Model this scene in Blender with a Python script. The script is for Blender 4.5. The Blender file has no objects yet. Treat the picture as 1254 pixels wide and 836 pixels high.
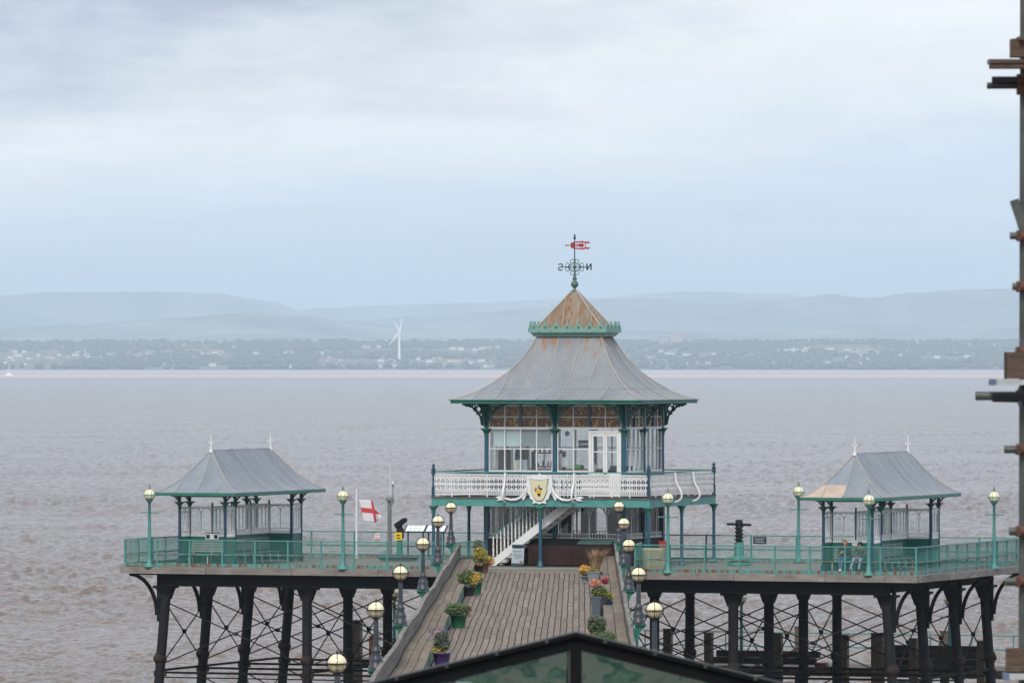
import bpy, math, random
from mathutils import Matrix, Vector, noise
random.seed(7)
C = bpy.context.scene.collection
SC = bpy.context.scene
R = math.radians
# ------------------------------------------------------------------ camera, sky, sun, exposure
D = 15.0                # level of the pier deck above the sea
ZC = D + 8.7            # eye level
F = 8400.0              # focal length in photo pixels (photo 1254 wide)
HY = 438.0              # eye-level row of the photo
cam_data = bpy.data.cameras.new('camera')
cam = bpy.data.objects.new('camera', cam_data); C.objects.link(cam)
cam.location = (0, 0, ZC); cam.rotation_euler = (R(90), 0, 0)
cam_data.sensor_width = 36; cam_data.lens = 36 * F / 1254
cam_data.shift_y = 20 / 1254
cam_data.clip_start = 1; cam_data.clip_end = 90000
cam_data.dof.use_dof = True; cam_data.dof.focus_distance = 285; cam_data.dof.aperture_fstop = 15
SC.camera = cam
SUN_EL, SUN_AZ = R(44), R(191)      # azimuth clockwise from +Y: behind the viewpoint
sun_d = bpy.data.lights.new('sun', 'SUN'); sun_d.energy = 1.5; sun_d.angle = R(14); sun_d.color = (1, .95, .88)
sun = bpy.data.objects.new('sun', sun_d); C.objects.link(sun)
sdir = Vector((math.sin(SUN_AZ) * math.cos(SUN_EL), math.cos(SUN_AZ) * math.cos(SUN_EL), math.sin(SUN_EL)))
sun.rotation_euler = (-sdir).to_track_quat('-Z', 'Y').to_euler()
sun.location = (0, 0, 200)
SC.view_settings.view_transform = 'Standard'; SC.view_settings.look = 'None'
SC.view_settings.exposure = 0.64; SC.view_settings.gamma = 1.0

SC.cycles.volume_bounces = 3
def lin(c):
    return tuple(((v / 255) / 12.92 if v / 255 <= .04045 else ((v / 255 + .055) / 1.055) ** 2.4) for v in c)

def make_world():
    w = bpy.data.worlds.new('World'); SC.world = w; w.use_nodes = True
    nt = w.node_tree; N = nt.nodes; L = nt.links
    N.clear()
    out = N.new('ShaderNodeOutputWorld'); bg = N.new('ShaderNodeBackground'); bg.inputs[1].default_value = .087
    L.new(bg.outputs[0], out.inputs[0])
    sky = N.new('ShaderNodeTexSky'); sky.sky_type = 'NISHITA'; sky.sun_disc = False
    sky.sun_elevation = SUN_EL; sky.sun_rotation = SUN_AZ
    tc = N.new('ShaderNodeTexCoord'); sep = N.new('ShaderNodeSeparateXYZ'); L.new(tc.outputs['Generated'], sep.inputs[0])
    def math_(op, a, b=None, clamp=False):
        m = N.new('ShaderNodeMath'); m.operation = op; m.use_clamp = clamp
        for i, v in enumerate((a, b)):
            if v is None: continue
            if isinstance(v, (int, float)): m.inputs[i].default_value = v
            else: L.new(v, m.inputs[i])
        return m.outputs[0]
    z = math_('MAXIMUM', sep.outputs[2], 0.0)
    t = math_('DIVIDE', z, math_('ADD', z, .05))            # 0 at the horizon, .5 at three degrees up, .95 overhead
    comb = N.new('ShaderNodeCombineXYZ')
    L.new(math_('MULTIPLY', sep.outputs[0], 13.0), comb.inputs[0]); L.new(math_('MULTIPLY', sep.outputs[1], 13.0), comb.inputs[1])
    L.new(math_('MULTIPLY', t, 9.0), comb.inputs[2])
    n1 = N.new('ShaderNodeTexNoise'); n1.inputs['Scale'].default_value = 1.0; n1.inputs['Detail'].default_value = 8; n1.inputs['Roughness'].default_value = .58
    L.new(comb.outputs[0], n1.inputs['Vector'])
    n2 = N.new('ShaderNodeTexNoise'); n2.inputs['Scale'].default_value = 2.3; n2.inputs['Detail'].default_value = 6
    n2.inputs['Roughness'].default_value = .6
    n3 = N.new('ShaderNodeTexNoise'); n3.inputs['Scale'].default_value = 4.5; n3.inputs['Detail'].default_value = 7; n3.inputs['Roughness'].default_value = .62; L.new(comb.outputs[0], n3.inputs['Vector'])
    mp = N.new('ShaderNodeMapping'); mp.inputs['Location'].default_value = (3.1, 7.7, 1.3); L.new(comb.outputs[0], mp.inputs[0]); L.new(mp.outputs[0], n2.inputs['Vector'])
    wob = math_('ADD', math_('MULTIPLY', math_('SUBTRACT', n1.outputs[0], .5), .26), math_('MULTIPLY', math_('SUBTRACT', n3.outputs[0], .5), .12))
    tilt = math_('MULTIPLY', sep.outputs[0], -.7)
    tt = math_('ADD', math_('ADD', t, wob), tilt)
    rp = N.new('ShaderNodeValToRGB'); cr = rp.color_ramp
    stops = [(0, (188, 205, 226)), (.2, (195, 210, 228)), (.31, (204, 216, 230)), (.375, (222, 228, 235)), (.43, (231, 232, 235)),
             (.49, (205, 209, 219)), (.545, (164, 171, 190)), (.76, (204, 210, 220)), (.95, (212, 217, 224))]
    while len(cr.elements) < len(stops): cr.elements.new(.5)
    for e, (p, c) in zip(cr.elements, stops):
        e.position = p; e.color = (*lin(c), 1)
    L.new(tt, rp.inputs[0])
    br = math_('ADD', 9.5, math_('MULTIPLY', math_('SUBTRACT', n2.outputs[0], .5), 3.2))
    br = math_('MULTIPLY', br, math_('ADD', 1.0, math_('MULTIPLY', z, .45)))      # an overcast sky brightens towards the zenith
    mul = N.new('ShaderNodeVectorMath'); mul.operation = 'SCALE'
    L.new(rp.outputs[0], mul.inputs[0]); L.new(br, mul.inputs['Scale'])
    mix = N.new('ShaderNodeMix'); mix.data_type = 'RGBA'; mix.inputs[0].default_value = .9
    L.new(sky.outputs[0], mix.inputs[6]); L.new(mul.outputs[0], mix.inputs[7])
    L.new(mix.outputs[2], bg.inputs[0])
make_world()

# ------------------------------------------------------------------ helpers
TH = R(21)
UX, UY = math.cos(TH), -math.sin(TH)     # along the front of the pier head, to the right
VX, VY = math.sin(TH), math.cos(TH)      # across it, seaward
OX, OY = 16.2, 273.7                     # its front right corner
HEAD_RZ = -TH
def W(u, v, z=0.0): return (OX + UX * u + VX * v, OY + UY * u + VY * v, D + z)
def u_at(px, v):                         # where the sight line of a photo column crosses the line v = const
    k = (px - 627) / F
    return (k * (OY + VY * v) - OX - VX * v) / (UX - k * UY)
def v_at(px, u):
    k = (px - 627) / F
    return (k * (OY + UY * u) - OX - UX * u) / (VX - k * VY)
def G(px, py, z=0.0):                    # point of the level D+z seen at a photo pixel
    y = F * (8.7 - z) / (py - HY)
    return ((px - 627) * y / F, y, D + z)
def P(px, py, y): return ((px - 627) * y / F, y, ZC - (py - HY) * y / F)

class MB:
    """collects shapes; build() links them as one mesh object"""
    def __init__(s, M=None): s.v = []; s.f = []; s.s = []; s.m = []; s.M = M; s.k = 0
    def add(s, vs, fs, smooth=False):
        o = len(s.v)
        if s.M is not None: vs = [s.M @ Vector(p) for p in vs]
        s.v += [tuple(p) for p in vs]
        for f in fs: s.f.append(tuple(i + o for i in f)); s.s.append(smooth); s.m.append(s.k)
        return s
    def box(s, x0, y0, z0, x1, y1, z1):
        return s.add([(x0, y0, z0), (x1, y0, z0), (x1, y1, z0), (x0, y1, z0), (x0, y0, z1), (x1, y0, z1), (x1, y1, z1), (x0, y1, z1)],
                     [(0, 3, 2, 1), (4, 5, 6, 7), (0, 1, 5, 4), (1, 2, 6, 5), (2, 3, 7, 6), (3, 0, 4, 7)])
    def tube(s, p, q, r, r2=None, n=8, cap=True, roll=0.0, smooth=None):
        p = Vector(p); q = Vector(q); r2 = r if r2 is None else r2
        d = (q - p).normalized(); a = Vector((0, 0, 1)) if abs(d.z) < .95 else Vector((1, 0, 0))
        e = d.cross(a).normalized(); g = d.cross(e)
        vs = []
        for (c, rr) in ((p, r), (q, r2)):
            for i in range(n):
                t = 2 * math.pi * (i + .5) / n + roll
                vs.append(c + (e * math.cos(t) + g * math.sin(t)) * rr)
        fs = [(i, i + n, (i + 1) % n + n, (i + 1) % n) for i in range(n)]
        s.add(vs, fs, n > 5 if smooth is None else smooth)
        if cap: s.add(vs, [tuple(range(n)), tuple(range(2 * n - 1, n - 1, -1))])
        return s
    def beam(s, p, q, w, h):             # rectangular bar; w across (horizontal), h upright
        p = Vector(p); q = Vector(q); d = (q - p).normalized()
        a = Vector((0, 0, 1)) if abs(d.z) < .95 else Vector((0, 1, 0))
        e = d.cross(a).normalized() * w / 2; g = e.normalized().cross(d) * h / 2
        vs = [c + x * e + y * g for c in (p, q) for (x, y) in ((-1, -1), (1, -1), (1, 1), (-1, 1))]
        return s.add(vs, [(0, 3, 2, 1), (4, 5, 6, 7), (0, 1, 5, 4), (1, 2, 6, 5), (2, 3, 7, 6), (3, 0, 4, 7)])
    def path(s, pts, r, n=6, closed=False):
        pts = [Vector(p) for p in pts]; m = len(pts)
        vs = []; e = None
        for i, c in enumerate(pts):
            a = pts[(i - 1) % m] if closed or i else pts[i]; b = pts[(i + 1) % m] if closed or i < m - 1 else pts[i]
            d = (b - a).normalized()
            if e is None:
                h = Vector((0, 0, 1)) if abs(d.z) < .9 else Vector((0, 1, 0)); e = d.cross(h).normalized()
            e = (e - d * e.dot(d)).normalized(); g = d.cross(e)
            rr = r[i] if isinstance(r, (list, tuple)) else r
            for j in range(n):
                t = 2 * math.pi * (j + .5) / n
                vs.append(c + (e * math.cos(t) + g * math.sin(t)) * rr)
        fs = []
        for i in range(m if closed else m - 1):
            for j in range(n):
                fs.append((i * n + j, i * n + (j + 1) % n, ((i + 1) % m) * n + (j + 1) % n, ((i + 1) % m) * n + j))
        s.add(vs, fs, n > 5)
        if not closed: s.add(vs, [tuple(range(n - 1, -1, -1)), tuple(range((m - 1) * n, m * n))])
        return s
    def lathe(s, prof, c=(0, 0, 0), n=12, smooth=True, cap=True):
        vs = [(c[0] + r * math.cos(2 * math.pi * j / n), c[1] + r * math.sin(2 * math.pi * j / n), c[2] + z) for (r, z) in prof for j in range(n)]
        m = len(prof)
        s.add(vs, [(i * n + j, i * n + (j + 1) % n, (i + 1) * n + (j + 1) % n, (i + 1) * n + j) for i in range(m - 1) for j in range(n)], smooth)
        if cap: s.add(vs, [tuple(range(n - 1, -1, -1)), tuple(range((m - 1) * n, m * n))])
        return s
    def ball(s, c, r, n=12, m=8, sz=1.0):
        return s.lathe([(max(r * math.sin(math.pi * i / m), r * .02), -r * sz * math.cos(math.pi * i / m)) for i in range(m + 1)], c, n)
    def prism(s, poly, d0, d1, axis='y'):  # a 2D outline given thickness along an axis: (a, b) -> x,z for 'y'; y,z for 'x'; x,y for 'z'
        f = {'y': lambda a, b, d: (a, d, b), 'x': lambda a, b, d: (d, a, b), 'z': lambda a, b, d: (a, b, d)}[axis]
        n = len(poly)
        vs = [f(a, b, d0) for a, b in poly] + [f(a, b, d1) for a, b in poly]
        return s.add(vs, [tuple(range(n)), tuple(range(2 * n - 1, n - 1, -1))] + [(i, i + n, (i + 1) % n + n, (i + 1) % n) for i in range(n)])
    def ring(s, cx, cz, r, w, d0, d1, n=10, a0=0.0, a1=2 * math.pi, axis='y'):  # flat ring or arc, square section
        full = abs(a1 - a0 - 2 * math.pi) < 1e-6; m = n if full else n + 1
        f = {'y': lambda a, b, d: (a, d, b), 'x': lambda a, b, d: (d, a, b), 'z': lambda a, b, d: (a, b, d)}[axis]
        vs = []
        for i in range(m):
            t = a0 + (a1 - a0) * i / n
            for (rr, d) in ((r - w / 2, d0), (r + w / 2, d0), (r + w / 2, d1), (r - w / 2, d1)):
                vs.append(f(cx + rr * math.cos(t), cz + rr * math.sin(t), d))
        fs = []
        for i in range(n):
            j = (i + 1) % m
            for q in range(4): fs.append((i * 4 + q, i * 4 + (q + 1) % 4, j * 4 + (q + 1) % 4, j * 4 + q))
        if not full: fs += [(0, 1, 2, 3), (m * 4 - 1, m * 4 - 2, m * 4 - 3, m * 4 - 4)]
        return s.add(vs, fs)
    def mesh(s, name, mats):
        me = bpy.data.meshes.new(name); me.from_pydata(s.v, [], s.f)
        me.polygons.foreach_set('use_smooth', s.s)
        for m in (mats if isinstance(mats, (list, tuple)) else [mats]): me.materials.append(m)
        if s.k or any(s.m): me.polygons.foreach_set('material_index', s.m)
        me.update()
        return me
    def build(s, name, mats, parent=None, loc=None, rz=0.0, label=None, fix=True):
        me = s.mesh(name, mats)
        o = bpy.data.objects.new(name, me); C.objects.link(o)
        if parent is not None: o.parent = parent
        if loc is not None: o.location = loc
        o.rotation_euler.z = rz
        if label: o['label'] = label
        return o
def put(me, name, parent=None, loc=(0, 0, 0), rz=0.0, sc=None):
    o = bpy.data.objects.new(name, me); C.objects.link(o); o.parent = parent; o.location = loc; o.rotation_euler.z = rz
    if sc: o.scale = sc
    return o
def tag(o, label, cat, group=None, kind=None):
    if label: o['label'] = label
    if cat: o['category'] = cat
    if group: o['group'] = group
    if kind: o['kind'] = kind
    return o
def thing(name, label, cat, loc, rz=0.0, group=None):
    o = bpy.data.objects.new(name, None); C.objects.link(o); o.location = loc; o.rotation_euler.z = rz; o.empty_display_size = .3
    return tag(o, label, cat, group)
def kids(o): return [c for c in KID.get(o.name, [])]
KID = {}
def index_kids():
    KID.clear()
    for o in bpy.data.objects:
        if o.parent: KID.setdefault(o.parent.name, []).append(o)
def dup(root, loc=None, rz=None, label=None, parent=None):
    r = root.copy(); C.objects.link(r)
    if loc is not None: r.location = loc
    if rz is not None: r.rotation_euler.z = rz
    if label: r['label'] = label
    if parent is not None: r.parent = parent
    for ch in KID.get(root.name, []): dup(ch, parent=r)
    return r
# ------------------------------------------------------------------ materials
def mat(name, col, rough=.6, metal=0.0, var=0.0, col2=None, scale=3.0, stretch=(1, 1, 1), bump=0.0, bscale=None, rust=0.0, rscale=2.5, rstretch=(1, 1, 1), rustcol=(.20, .075, .03),
        objvar=0.0, spec=.5, emit=None):
    m = bpy.data.materials.new(name); m.use_nodes = True
    nt = m.node_tree; N = nt.nodes; L = nt.links; b = N['Principled BSDF']
    b.inputs['Base Color'].default_value = (*col, 1); b.inputs['Roughness'].default_value = rough; b.inputs['Metallic'].default_value = metal
    b.inputs['Specular IOR Level'].default_value = spec
    tc = N.new('ShaderNodeTexCoord'); last = None
    def tex(sc, st, det=5):
        mp = N.new('ShaderNodeMapping'); mp.inputs['Scale'].default_value = st; L.new(tc.outputs['Object'], mp.inputs[0])
        if objvar:
            oi = N.new('ShaderNodeObjectInfo'); vm = N.new('ShaderNodeVectorMath'); vm.operation = 'ADD'
            sc2 = N.new('ShaderNodeMath'); sc2.operation = 'MULTIPLY'; sc2.inputs[1].default_value = 57.0; L.new(oi.outputs['Random'], sc2.inputs[0])
            L.new(mp.outputs[0], vm.inputs[0]); L.new(sc2.outputs[0], vm.inputs[1]); src = vm.outputs[0]
        else: src = mp.outputs[0]
        n = N.new('ShaderNodeTexNoise'); n.inputs['Scale'].default_value = sc; n.inputs['Detail'].default_value = det; n.inputs['Roughness'].default_value = .62
        L.new(src, n.inputs['Vector']); return n.outputs[0]
    def ramp(src, a, b_):
        r = N.new('ShaderNodeMapRange'); r.inputs[1].default_value = a; r.inputs[2].default_value = b_; L.new(src, r.inputs[0]); return r.outputs[0]
    def mixc(fac, a, b_):
        x = N.new('ShaderNodeMix'); x.data_type = 'RGBA'; L.new(fac, x.inputs[0])
        for i, c in ((6, a), (7, b_)):
            if isinstance(c, tuple): x.inputs[i].default_value = (*c, 1)
            else: L.new(c, x.inputs[i])
        return x.outputs[2]
    if var or col2:
        c2 = col2 or tuple(v * (1 - var) for v in col)
        last = mixc(ramp(tex(scale, stretch), .32, .68), col, c2)
    if objvar:
        oi = N.new('ShaderNodeObjectInfo'); hs = N.new('ShaderNodeHueSaturation')
        r = N.new('ShaderNodeMapRange'); r.inputs[3].default_value = 1 - objvar; r.inputs[4].default_value = 1 + objvar; L.new(oi.outputs['Random'], r.inputs[0])
        L.new(r.outputs[0], hs.inputs['Value'])
        if last is None: hs.inputs['Color'].default_value = (*col, 1)
        else: L.new(last, hs.inputs['Color'])
        last = hs.outputs[0]
    if rust:
        f = ramp(tex(rscale, rstretch, 7), 1 - rust, 1 - rust + .12)
        last = mixc(f, last if last is not None else col, rustcol)
    if last is not None: L.new(last, b.inputs['Base Color'])
    if bump:
        bp = N.new('ShaderNodeBump'); bp.inputs['Strength'].default_value = 1; bp.inputs['Distance'].default_value = bump
        L.new(tex(bscale or scale * 3, stretch), bp.inputs['Height']); L.new(bp.outputs[0], b.inputs['Normal'])
    if emit: b.inputs['Emission Color'].default_value = (*emit[0], 1); b.inputs['Emission Strength'].default_value = emit[1]
    return m

M = {}
M['white'] = mat('white_paint', (.74, .74, .73), .45, var=.1, scale=4, rust=.27, rscale=5, rustcol=(.45, .36, .27))
M['screenwhite'] = mat('bright_white_paint', (.84, .84, .82), .5)
M['teal'] = mat('teal_paint', (.085, .29, .262), .45, var=.3, scale=2.2, rust=.33, rscale=2.5, rustcol=(.11, .10, .07))
M['tealrust'] = mat('rusting_teal_paint', (.085, .29, .262), .5, var=.25, scale=3, rust=.54, rscale=3.2, rstretch=(2.2, 2.2, .4), rustcol=(.16, .055, .025), objvar=.06)
M['tealwire'] = mat('teal_wire', (.06, .235, .20), .5)
M['green'] = mat('green_paint', (.022, .17, .125), .4, var=.3, scale=2.2, rust=.25, rscale=3, rustcol=(.12, .06, .03))
M['greenlight'] = mat('weathered_green_paint', (.06, .26, .20), .5, var=.35, scale=2.5, rust=.3, rscale=2)
M['cap'] = mat('capital_green', (.012, .12, .09), .4, var=.4, scale=9)
M['crown'] = mat('pale_green_paint', (.185, .37, .31), .5, var=.25, scale=5)
M['navy'] = mat('navy_paint', (.012, .055, .10), .35, var=.25, scale=3)
M['navylight'] = mat('blue_post_paint', (.02, .10, .155), .35, var=.25, scale=3)
M['zinc'] = mat('zinc_sheet', (.245, .258, .268), .5, metal=.1, col2=(.185, .20, .218), scale=.9, stretch=(1.6, 1.6, .7), bump=.012, bscale=1.8, objvar=.09)
M['zincdark'] = mat('painted_roof_sheet', (.222, .25, .275), .48, metal=.12, col2=(.172, .20, .23), scale=1.1, stretch=(1.2, 1.2, .8), bump=.012, bscale=2, objvar=.07)
M['seam'] = mat('roof_seam', (.38, .36, .33), .6, col2=(.33, .29, .245), scale=2)
M['rustroof'] = mat('rusted_roof_sheet', (.22, .12, .052), .7, col2=(.24, .215, .175), scale=1.7, stretch=(1.8, 1.8, .35), rust=.46, rscale=1.6, rstretch=(3.2, 3.2, .22), rustcol=(.21, .08, .025), objvar=.1)
M['tanpatch'] = mat('bare_boarding', (.45, .36, .295), .8, col2=(.35, .275, .22), scale=2.2, stretch=(1.5, 1.5, .5), objvar=.06)
M['deck'] = mat('weathered_deck', (.20, .175, .15), .8, col2=(.13, .115, .10), scale=1.5, stretch=(.3, 3, 1), bump=.005)
M['board'] = mat('grey_deck_board', (.192, .150, .114), .8, col2=(.118, .090, .069), scale=1.2, stretch=(6, .5, 1), objvar=.2, bump=.003, rust=.42, rscale=.35, rustcol=(.125, .098, .075))
M['seat'] = mat('bench_seat_board', (.185, .142, .098), .8, col2=(.11, .085, .058), scale=1.0, stretch=(5, .45, 1), objvar=.22, rust=.36, rscale=.8, rustcol=(.17, .115, .05))
M['fence'] = mat('weathered_back_board', (.20, .175, .15), .85, col2=(.105, .09, .075), scale=1.6, stretch=(3, .5, 4), objvar=.2)
M['fascia'] = mat('fascia_timber', (.27, .245, .22), .85, col2=(.15, .135, .12), scale=1.2, stretch=(1, 1, 3), objvar=.14, rust=.38, rscale=2.2, rustcol=(.12, .105, .07), bump=.006)
M['black'] = mat('black_ironwork', (.008, .008, .009), .7, spec=.15, var=.4, scale=2)
M['iron'] = mat('grey_black_column_paint', (.020, .0205, .023), .65, spec=.15, col2=(.009, .0095, .011), scale=1.6, stretch=(2, 2, .6), rust=.3, rscale=1.3, rustcol=(.04, .024, .018))
M['rod'] = mat('tie_rod_iron', (.012, .011, .012), .7, spec=.2, rust=.4, rscale=.6, rustcol=(.11, .08, .055))
M['bracerust'] = mat('rusty_flange', (.04, .027, .023), .75, spec=.2, var=.5, scale=3)
M['lampiron'] = mat('lamp_column_iron', (.035, .042, .055), .4, var=.4, scale=6)
M['globe'] = mat('cream_glass', (.82, .74, .49), .22, spec=.6, col2=(.77, .69, .45), scale=2)
M['rubber'] = mat('matt_black', (.013, .013, .014), .6, spec=.25)
M['darkwood'] = mat('dark_brown_boarding', (.048, .024, .02), .65, spec=.2, var=.5, scale=3, stretch=(1, 1, .5))
M['oldwood'] = mat('wet_timber', (.045, .036, .027), .8, col2=(.02, .017, .014), scale=1.8, stretch=(1, 1, 2.5))
M['pile'] = mat('brown_mooring_pile', (.15, .12, .085), .8, col2=(.07, .057, .042), scale=1.5, stretch=(2, 2, .5))
M['wood'] = mat('shelf_wood', (.26, .14, .06), .6, var=.3, scale=3)
M['cream'] = mat('cream_paint', (.62, .56, .38), .5)
M['lead'] = mat('grey_plaque', (.03, .045, .06), .4)
M['bluegrey'] = mat('blue_grey_board', (.30, .36, .40), .6, col2=(.40, .45, .47), scale=5)
M['palewhite'] = mat('white_card', (.75, .76, .77), .5)
M['blind'] = mat('roller_blind', (.50, .60, .63), .8, var=.06, scale=2)
M['blinddark'] = mat('grey_roller_blind', (.25, .31, .315), .8, var=.08, scale=2)
M['greydoor'] = mat('grey_panel', (.17, .18, .19), .5, var=.15, scale=2)
M['poster'] = mat('dark_blue_poster', (.04, .055, .085), .4, col2=(.11, .15, .22), scale=5)
M['mastgrey'] = mat('mast_grey', (.20, .20, .19), .7, var=.3)
M['steel'] = mat('galvanised_tube', (.10, .11, .10), .5, col2=(.055, .06, .056), scale=6, metal=.3)
M['tubeblack'] = mat('dark_scaffold_tube', (.03, .03, .034), .5, var=.4, scale=5)
M['clamp'] = mat('rusty_coupler', (.12, .05, .03), .7, var=.5, scale=30)
M['sboard'] = mat('scaffold_board', (.12, .072, .048), .8, col2=(.045, .028, .02), scale=14, stretch=(.6, 6, 5), bump=.002)
M['bandblue'] = mat('blue_end_band', (.12, .17, .26), .6, var=.4, scale=20)
M['boardpale'] = mat('pale_board', (.45, .46, .47), .7, var=.3, scale=12)
M['canopy'] = mat('black_powder_coat', (.006, .0065, .008), .5, spec=.12, var=.4, scale=5)
M['canopybead'] = mat('grey_gasket', (.05, .055, .06), .35)
M['red'] = mat('red_paint', (.42, .035, .03), .5, var=.25, scale=8)
M['flagred'] = mat('flag_red', (.56, .055, .065), .8)
M['flagwhite'] = mat('flag_white', (.66, .66, .69), .8)
M['yellow'] = mat('yellow_paint', (.72, .52, .03), .4)
M['orange'] = mat('orange_paint', (.45, .16, .07), .6, var=.4, scale=8)
M['redbrown'] = mat('red_brown_timber', (.17, .05, .035), .7, var=.4)
M['letter'] = mat('vane_letter_black', (.015, .018, .025), .5)
M['verdigris'] = mat('verdigris_iron', (.09, .17, .15), .5, var=.4, scale=8)
M['vanered'] = mat('vane_red', (.40, .03, .028), .45, var=.2, scale=10)
M['concrete'] = mat('stone_ground', (.22, .20, .17), .9, var=.4, scale=.6)
def glass(name, tint, refl=.10, rough=.02, bumpd=0.0, opac=0.0, diff=(.1, .12, .12), bscale=1.2, gcol=(1, 1, 1)):
    m = bpy.data.materials.new(name); m.use_nodes = True; nt = m.node_tree; N = nt.nodes; L = nt.links; N.clear()
    out = N.new('ShaderNodeOutputMaterial'); tr = N.new('ShaderNodeBsdfTransparent'); tr.inputs[0].default_value = (*tint, 1)
    gl = N.new('ShaderNodeBsdfGlossy'); gl.inputs['Roughness'].default_value = rough; gl.inputs['Color'].default_value = (*gcol, 1)
    df = N.new('ShaderNodeBsdfDiffuse'); df.inputs[0].default_value = (*diff, 1)
    m1 = N.new('ShaderNodeMixShader'); m1.inputs[0].default_value = opac; L.new(tr.outputs[0], m1.inputs[1]); L.new(df.outputs[0], m1.inputs[2])
    m2 = N.new('ShaderNodeMixShader'); m2.inputs[0].default_value = refl; L.new(m1.outputs[0], m2.inputs[1]); L.new(gl.outputs[0], m2.inputs[2])
    L.new(m2.outputs[0], out.inputs[0])
    if bumpd:
        tc = N.new('ShaderNodeTexCoord'); n = N.new('ShaderNodeTexNoise'); n.inputs['Scale'].default_value = bscale; L.new(tc.outputs['Object'], n.inputs[0])
        b = N.new('ShaderNodeBump'); b.inputs['Distance'].default_value = bumpd; L.new(n.outputs[0], b.inputs['Height']); L.new(b.outputs[0], gl.inputs['Normal'])
    return m
M['glass'] = glass('window_glass', (.93, .95, .95), .045)
M['glassdark'] = glass('dim_window_glass', (.55, .57, .58), .12)
M['canopyglass'] = glass('greenish_canopy_glass', (.30, .42, .38), .32, .04, .06, .3, (.012, .05, .045), 3.6, (.72, .87, .80))
def droppings(m):
    nt = m.node_tree; N = nt.nodes; L = nt.links; b = N['Principled BSDF']; src = b.inputs['Base Color'].links[0].from_socket
    tc = N.new('ShaderNodeTexCoord'); n = N.new('ShaderNodeTexNoise'); n.inputs['Scale'].default_value = 6.5; n.inputs['Detail'].default_value = 3; L.new(tc.outputs['Object'], n.inputs[0])
    r = N.new('ShaderNodeMapRange'); r.inputs[1].default_value = .70; r.inputs[2].default_value = .74; r.inputs[4].default_value = .6; L.new(n.outputs[0], r.inputs[0])
    x = N.new('ShaderNodeMix'); x.data_type = 'RGBA'; x.inputs[7].default_value = (.55, .55, .53, 1); L.new(r.outputs[0], x.inputs[0]); L.new(src, x.inputs[6]); L.new(x.outputs[2], b.inputs['Base Color'])
for k_ in ('zinc', 'zincdark'): droppings(M[k_])
def stained():
    m = bpy.data.materials.new('stained_glass'); m.use_nodes = True; nt = m.node_tree; N = nt.nodes; L = nt.links; b = N['Principled BSDF']
    tc = N.new('ShaderNodeTexCoord'); mp = N.new('ShaderNodeVectorMath'); mp.operation = 'SCALE'; mp.inputs['Scale'].default_value = 11.0
    ad = N.new('ShaderNodeVectorMath'); ad.operation = 'ADD'
    oi = N.new('ShaderNodeObjectInfo'); mm = N.new('ShaderNodeMath'); mm.operation = 'MULTIPLY'; mm.inputs[1].default_value = 40; L.new(oi.outputs['Random'], mm.inputs[0])
    fl = N.new('ShaderNodeVectorMath'); fl.operation = 'FLOOR'; wn = N.new('ShaderNodeTexWhiteNoise')
    L.new(tc.outputs['Object'], mp.inputs[0]); L.new(mp.outputs[0], fl.inputs[0]); L.new(fl.outputs[0], ad.inputs[0]); L.new(mm.outputs[0], ad.inputs[1]); L.new(ad.outputs[0], wn.inputs['Vector'])
    r = N.new('ShaderNodeValToRGB'); e = r.color_ramp
    st = [(0, (.07, .03, .015)), (.35, (.13, .05, .02)), (.6, (.16, .08, .025)), (.8, (.20, .11, .03)), (.93, (.34, .21, .05)), (1, (.5, .36, .10))]
    while len(e.elements) < len(st): e.elements.new(.5)
    for a, (p, c) in zip(e.elements, st): a.position = p; a.color = (*c, 1)
    L.new(wn.outputs['Value'], r.inputs[0]); L.new(r.outputs[0], b.inputs['Base Color']); b.inputs['Roughness'].default_value = .25
    return m
M['stained'] = stained()
def leafmat(name, a, b_):
    return mat(name, a, .7, col2=b_, scale=7)
M['leaf'] = leafmat('leaf_green', (.05, .085, .02), (.085, .12, .03))
M['leafgrey'] = leafmat('grey_green_leaf', (.10, .12, .07), (.06, .075, .04))
M['leafyellow'] = leafmat('yellow_leaf', (.50, .38, .03), (.20, .19, .03))
M['leaforange'] = leafmat('orange_flower', (.55, .20, .03), (.50, .32, .04))
M['peach'] = leafmat('peach_flower', (.56, .23, .14), (.48, .18, .11))
M['purple'] = leafmat('purple_flower', (.12, .05, .15), (.09, .045, .11))
M['crimson'] = leafmat('crimson_flower', (.30, .02, .05), (.2, .015, .03))
M['straw'] = leafmat('dry_grass', (.36, .24, .12), (.24, .15, .08))
M['potblack'] = mat('black_pot', (.025, .027, .03), .4)
M['potterra'] = mat('terracotta', (.30, .11, .055), .8, var=.2)
M['potgreen'] = mat('green_pot', (.012, .13, .06), .35)
M['potpurple'] = mat('purple_pot', (.075, .035, .17), .35)
M['potgrey'] = mat('grey_pot', (.24, .26, .28), .5, var=.15)
M['potslate'] = mat('slate_pot', (.085, .10, .12), .5)
M['potblue'] = mat('blue_pot', (.02, .06, .22), .3)
M['skin'] = mat('skin', (.52, .30, .22), .5); M['hairblond'] = mat('blond_hair', (.30, .20, .10), .6, var=.3, scale=30); M['hairdark'] = mat('dark_hair', (.015, .012, .011), .5)
M['jean'] = mat('blue_jeans', (.05, .11, .22), .8); M['jeanlight'] = mat('light_blue_jeans', (.22, .36, .50), .8); M['jacket'] = mat('black_jacket', (.018, .02, .026), .7); M['olive'] = mat('olive_jacket', (.075, .08, .062), .8)
M['shoe'] = mat('white_shoe', (.7, .68, .6), .6); M['brownshoe'] = mat('dark_shoe', (.03, .022, .018), .6)

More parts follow.
